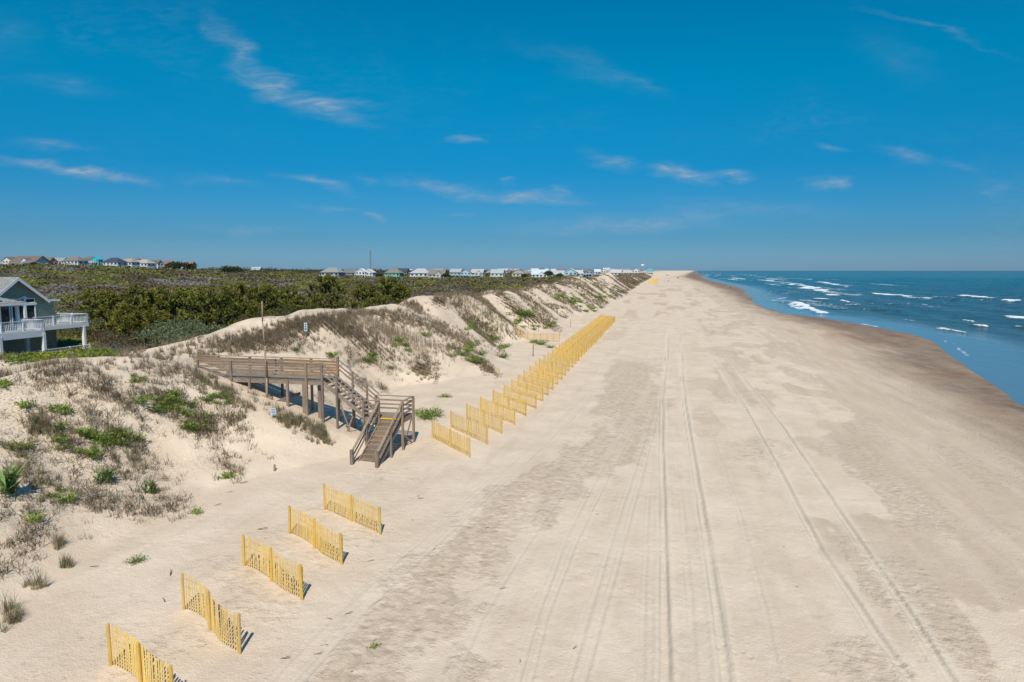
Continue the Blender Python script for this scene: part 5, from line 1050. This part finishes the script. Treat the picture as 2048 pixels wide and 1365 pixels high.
HOUSES = [
 (22, 77, 511.5, 530, 22, WHT, BRN, 'gx+', 'long brown roofed house with white dormers at the far left of the skyline'), (9, 32, 514, 533, 11, (.6, .55, .5), BRN, 'gy', 'steep brown gabled house at the left end of the skyline row'), (34, 72, 521, 534, 14, (.4, .45, .5), SLT, 'hip', 'low slate grey roofed house in front of the long brown roofed house'),
 (80, 106, 515, 527, 12, PINK, BRN, 'gx+', 'coral pink house on the left skyline'), (108, 132, 515.5, 528, 12, (.5, .48, .46), GRY, 'gx', 'grey brown roofed house between the pink house and the white hip roofed house'), (130, 164, 513, 529, 15, WHT, (.21, .165, .145), 'hip', 'white house with a brown hip roof left of the turquoise house'),
 (168, 190, 513.5, 529, 12, (.35, .5, .5), BRN, 'hip', 'brown roofed white balconied half behind the turquoise gable'), (187, 203, 514, 529, 8.5, TEAL, TEAL, 'gy', 'bright turquoise gabled house on the left skyline'), (208, 242, 515.5, 529, 16, WHT, NAV, 'hip', 'white house with a dark navy hip roof right of the turquoise house'),
 (241, 270, 517, 530, 14, WHT, TAN, 'hip', 'house with a pale tan hip roof on the left skyline'), (271, 301, 519, 531, 15, WHT, (.40, .33, .29), 'hip', 'white house with a low pale roof left of the brown gabled house'), (274, 285, 516.5, 526, 6, WHT, (.22, .07, .08), 'pyr', 'little white tower with a maroon roof on the left skyline'),
 (301, 321, 520, 532, 11, WHT, BRN, 'gx+', 'brown roofed house with a small white gable at the right of the skyline row'), (325, 346, 521.5, 531, 12, (.5, .4, .35), (.24, .13, .11), 'gx', 'reddish brown roofed house behind trees on the left skyline'), (367, 388, 523, 532, 12, (.45, .38, .33), (.24, .16, .13), 'gx', 'brown roofed house farthest right of the left skyline row'),
 (502, 522, 534, 541, 13, WHT, (.4, .4, .4), 'gx', 'small pale roofed house alone in the trees left of centre'),
 (642, 680, 535, 549, 17, GRY, GRY, 'hip', 'wide grey hip roofed house left of the radio mast'), (688, 712, 538, 549, 13, SLT, SLT, 'gx', 'low dark slate house under the radio mast'), (712, 732, 537, 552, 9.5, WHT, (.62, .64, .64), 'gy', 'white gabled house left of a matching white gable'), (726, 747, 538, 552, 10, WHT, (.60, .62, .62), 'gy', 'white gabled house with a long pale roof, right of a matching gable'),
 (770, 801, 538, 556, 15, GREEN, (.22, .19, .17), 'hip', 'bright green house with a brown roof and white balcony'), (794, 815, 536.5, 549, 12, BLUE, NAV, 'gx', 'dark blue house just behind the bright green house'), (820, 857, 537, 552, 18, WHT, (.42, .42, .41), 'hip', 'white house with a broad grey pyramid roof right of the green house'), (857, 889, 538.5, 554, 15, (.42, .39, .36), (.21, .18, .16), 'gx+', 'brown grey house with a deep porch right of the grey pyramid roof'),
 (900, 922, 537.5, 554, 11, BLUE, (.32, .36, .38), 'gx', 'blue house left of the pale blue gabled row'), (922, 942, 538, 553, 10, LBLUE, GRY, 'gy', 'pale blue gabled house beside the blue house'), (942, 966, 538, 553, 12, (.45, .52, .56), (.40, .40, .40), 'gx+', 'blue grey house with a large pale roof'), (970, 986, 540, 553, 9, (.62, .5, .5), (.36, .34, .34), 'gy', 'small pinkish white gabled house left of the pale green roofed house'),
 (981, 1006, 538.5, 558, 12, WHT, (.36, .41, .38), 'gx', 'white house with a large pale grey green roof nearest the scrub'), (1003, 1019, 541, 554, 9, WHT, SLT, 'gx+', 'small white house with a dark roof right of the pale green roof'), (1024, 1048, 541, 558, 13, (.52, .44, .38), (.30, .25, .22), 'hip', 'beige house with a brown hip roof left of the big white house'), (1047, 1063, 541.5, 556, 10, TAN, (.27, .22, .20), 'gx', 'tan house squeezed left of the big white house'),
 (1063, 1094, 539, 559, 15, WHT, (.50, .58, .66), 'gx+', 'big white three storey house with balconies', True, 3), (1103, 1127, 541, 554, 13, WHT, (.42, .42, .42), 'gx', 'white house right of the dark trees'), (1129, 1153, 536.5, 558, 11, LBLUE, (.55, .58, .56), 'gy', 'light blue gabled house, the bluest of the far row'), (1146, 1168, 540, 555, 12, WHT, (.46, .47, .48), 'gx', 'white porched house right of the light blue gable'),
 (1166, 1185, 537, 554, 10, (.20, .30, .36), SLT, 'gx+', 'dark blue roofed house behind the dune top'), (1173, 1180, 544, 556, 4, (.68, .36, .28), BRN, 'pyr', 'narrow salmon coloured house behind the dune top'), (1184, 1200, 538.5, 554, 10, (.38, .54, .64), (.55, .57, .58), 'gx', 'pale blue house at the right of the dark blue roofs'), (1202, 1215, 537.5, 549, 9, WHT, (.6, .6, .6), 'gy', 'white gabled house over the sharp dune peak'),
 (1220, 1241, 539, 552, 13, (.50, .46, .46), (.48, .45, .45), 'gx', 'pinkish grey house right of the sharp dune peak'), (1246, 1262, 540.5, 549, 12, CREAM, (.45, .42, .40), 'gx', 'cream coloured house behind the dune ridge'), (1263, 1279, 536.5, 545, 12, WHT, WHT, 'gy', 'white gabled house with a dark arch near the flagpole'), (1291, 1306, 537.5, 543.5, 14, (.5, .6, .64), (.10, .36, .44), 'hip', 'house with a turquoise roof farthest right before the beach')]
for hdef in HOUSES:
    a = list(hdef); kw = {}
    if len(a) > 9: kw['deck'] = a[9]; kw['rows'] = a[10]; a = a[:9]
    far_house(*a, group=HG, **kw)
LG = 'tiny houses at the far end of the beach'; LL = 'tiny pale house in the hazy row at the far end of the shore'
for i in range(34):
    u = random.uniform(1006, 1290); wpx = random.uniform(6, 11) if u < 1330 else random.uniform(4, 6); vt = 537 + random.uniform(0, 1.5) + (u > 1330) * 1.2
    far_house(u, u + wpx, vt, 544, 14, random.choice((WHT, WHT, (.5, .55, .6), CREAM, (.55, .42, .4))), random.choice((WHT, GRY, SLT, BRN, (.45, .45, .46))), random.choice(('gx', 'gy', 'hip')), LL, group=LG, simple=True)
SG = 'roofs between the front row houses'; SL = 'pale house half hidden behind the front row of houses on the skyline'
for i in range(30):
    u = 640 + 610 * (i + random.uniform(0, .9)) / 30; wpx = random.uniform(13, 22) * (1 if u < 1060 else .75)
    far_house(u, u + wpx, 535.5 + random.uniform(0, 3.5), 549, 14, random.choice((WHT, WHT, LBLUE, (.45, .5, .54), CREAM, (.5, .42, .38))), random.choice(((.45, .46, .47), GRY, SLT, BRN, (.5, .5, .5))), random.choice(('gx', 'gx+', 'gy', 'hip')), SL, group=SG, simple=True)
# trees that stand up among the houses
TREES = [(350, 470, 1.5, 'leftmost dark tree top of the clump on the left ridge'), (366, 480, 1.7, 'tallest dark tree top of the clump on the left ridge'), (384, 485, 1.5, 'dark tree top at the right of the clump on the left ridge'), (460, 520, 1.6, 'rounded dark tree on the skyline left of centre'), (478, 540, 1.5, 'smaller dark tree on the skyline left of centre'), (72, 430, .9, 'dark tree before the long brown roofed house'),
 (1098, 640, 1.5, 'dark tree right of the big white house'), (1086, 700, 1.3, 'dark tree behind the big white house'), (1117, 600, 1.2, 'dark tree between white houses behind the dune'), (760, 640, 1.2, 'dark tree left of the bright green house'), (893, 600, 1.2, 'olive tree between the brown porch house and the blue house'), (1048, 640, 1.0, 'tree before the tan house')]
for u, Y, k, lab in TREES: plant('round', u, Y, k * .95, lab, 'tree', 'tree', 'trees among the far houses')
# ---- radio mast and flagpole
Y = 900; x = (743 - 1024) / FPX * Y; g = hz(x, Y); zt = CAMH + (541 - 497) / FPX * Y; r = empty('radio_mast', (x, Y, g), 'thin grey lattice radio mast on the skyline left of centre', 'mast'); o = (x, Y, g)
M_STEEL = plain('mast_steel', (.20, .22, .24), .6)
ring = lambda z, i: Vector((x + 1.0 * math.cos(i * 2.094) * (1.25 - .55 * (z - g) / (zt - g)), Y + 1.0 * math.sin(i * 2.094), z))
m = MB()
for i in range(3): m.cyl(ring(g, i), ring(zt - 3, i), .22, .18, 5)
N = 12
for k in range(N):
    z0 = g + (zt - 3 - g) * k / N; z1 = g + (zt - 3 - g) * (k + 1) / N
    for i in range(3): m.cyl(ring(z0, i), ring(z1, (i + 1) % 3), .10, .10, 4); m.cyl(ring(z1, i), ring(z1, (i + 1) % 3), .08, .08, 4)
m.link('lattice', M_STEEL, r, o); m = MB(); m.cyl((x, Y, zt - 3.2), (x, Y, zt + 4), .16, .08, 6); m.link('antenna', M_STEEL, r, o)
for dz in (5, 8):
    m = MB()
    for i in range(3): p_ = ring(zt - dz, i); d = (p_ - Vector((x, Y, zt - dz))).normalized(); m.cyl(p_ + d * .1 - EZ * .9, p_ + d * .1 + EZ * .9, .28, .28, 6)
    m.link('antenna_panel', M_STEEL, r, o)
Y = 760; x = (1280.5 - 1024) / FPX * Y; g = hz(x, Y); zt = CAMH + (541 - 528) / FPX * Y; r = empty('flagpole', (x, Y, g), 'thin flagpole with a white flag over the far houses by the beach', 'flagpole'); o = (x, Y, g)
m = MB(); m.cyl((x, Y, g), (x, Y, zt), .16, .10, 6); m.link('pole', M_STEEL, r, o); m = MB(); m.box((x + 1.7, Y, zt - 1.1), (1.6, .1, .15), (0, .03, 0), (0, 0, .7)); m.link('flag', M_WHITE, r, o)
# ---- walkers far along the beach
M_SKIN = plain('skin', (.45, .28, .20), .6); M_CL1 = plain('dark_clothing', (.03, .035, .05), .9); M_CL2 = plain('grey_clothing', (.12, .12, .14), .9); M_HAIR = plain('hair', (.05, .03, .02), .8)
def person(u, v, label, cloth, stride, s_=1.0):
    zz = 0; 
    for _ in range(4): x, y = gp(u, v, zz); zz = hz(x, y)
    r = empty('person', (x, y, zz), label, 'person'); r.scale = (s_, s_, s_); r.rotation_euler = (0, 0, random.uniform(-.6, .6))
    J = [((0, 0, .95), .14), ((0, 0, 1.15), .13), ((0, 0, 1.38), .155), ((0, 0, 1.50), .06), ((0, .01, 1.64), .095), ((0, .01, 1.73), .075),
         ((.19, 0, 1.40), .06), ((.24, .08 * stride, 1.13), .045), ((.25, .20 * stride, .90), .035), ((-.19, 0, 1.40), .06), ((-.24, -.08 * stride, 1.13), .045), ((-.25, -.16 * stride, .90), .035),
         ((.10, 0, .88), .095), ((.11, -.16 * stride, .48), .065), ((.11, -.30 * stride, .07), .045), ((.11, -.14 * stride, .03), .04), ((-.10, 0, .88), .095), ((-.11, .20 * stride, .48), .065), ((-.11, .26 * stride, .07), .045), ((-.11, .42 * stride, .03), .04)]
    E = [(0, 1), (1, 2), (2, 3), (3, 4), (4, 5), (2, 6), (6, 7), (7, 8), (2, 9), (9, 10), (10, 11), (0, 12), (12, 13), (13, 14), (14, 15), (0, 16), (16, 17), (17, 18), (18, 19)]
    def skin(name, ids, grow, mt):
        ids = list(ids); mp = {i: k for k, i in enumerate(ids)}; me = bpy.data.meshes.new(name); me.from_pydata([J[i][0] for i in ids], [(mp[a], mp[b]) for a, b in E if a in mp and b in mp], []); me.materials.append(mt)
        ob = link(name, me, r); sk = ob.modifiers.new('skin', 'SKIN'); ob.modifiers.new('smooth', 'SUBSURF').render_levels = 1
        for k, i in enumerate(ids): me.skin_vertices[0].data[k].radius = (J[i][1] + grow, J[i][1] + grow)
        me.skin_vertices[0].data[0].use_root = True; return ob
    skin('body', range(20), 0, M_SKIN); skin('shirt', (0, 1, 2, 6, 7, 9, 10), .02, cloth); skin('trousers', (0, 12, 13, 14, 16, 17, 18), .02, M_CL1)
    m = MB(); bm = bmesh.new(); bmesh.ops.create_uvsphere(bm, u_segments=10, v_segments=7, radius=.105); me = bpy.data.meshes.new('hair'); bm.to_mesh(me); bm.free(); me.materials.append(M_HAIR); h_ = link('hair', me, r, (0, -.015, 1.70))
person(1337, 563.5, 'lone walker in dark clothes in the middle of the far beach', M_CL1, .8)
person(1461, 576, 'walker in grey top on the wet sand near the far waterline', M_CL2, 1.0)
# ---- pickups far down the beach
def pickup(u, v, col, label, rz):
    x, y = gp(u, v, .1); g = hz(x, y); r = empty('pickup_truck', (x, y, g), label, 'pickup truck'); r.rotation_euler = (0, 0, rz); o = (0, 0, 0); bpy.context.view_layer.update()
    def L(m, n_, mt): ob = m.link(n_, mt, None, None); ob.parent = r; return ob
    m = MB(); prof = [(-2.7, .5), (2.7, .5), (2.75, 1.0), (1.35, 1.12), (.75, 1.78), (-.65, 1.80), (-.85, 1.12), (-2.7, 1.12)]; a = [Vector((-.95, p[0], p[1])) for p in prof]; b = [Vector((.95, p[0], p[1])) for p in prof]
    m.poly(a[::-1]); m.poly(b)
    for i in range(len(prof)): j = (i + 1) % len(prof); m.poly([a[i], a[j], b[j], b[i]])
    L(m, 'body', hmat(col, .35))
    for wy in (-1.7, 1.75):
        for wx in (-.85, .85): m = MB(); m.cyl((wx - .14, wy, .38), (wx + .14, wy, .38), .38, .38, 14); L(m, 'wheel', M_CL1)
    m = MB(); m.box((0, -.77, 1.45), (.8, 0, 0), (0, .06, 0), (0, .08, .26)); L(m, 'rear_window', M_GLASS)
    for wx in (-.957, .957): m = MB(); m.box((wx, .05, 1.45), (.012, 0, 0), (0, .62, 0), (0, 0, .22)); L(m, 'side_window', M_GLASS)
    for wx in (-.8, .8): m = MB(); m.box((wx, -2.71, .9), (.12, 0, 0), (0, .03, 0), (0, 0, .14)); L(m, 'tail_light', hmat((.4, .02, .02), .4))
pickup(1356, 557, (.05, .055, .06), 'dark pickup truck nearer of two parked far down the beach', -.2)
pickup(1335, 551.5, (.04, .07, .10), 'dark blue pickup truck farther of two, side on, far down the beach', 1.3)
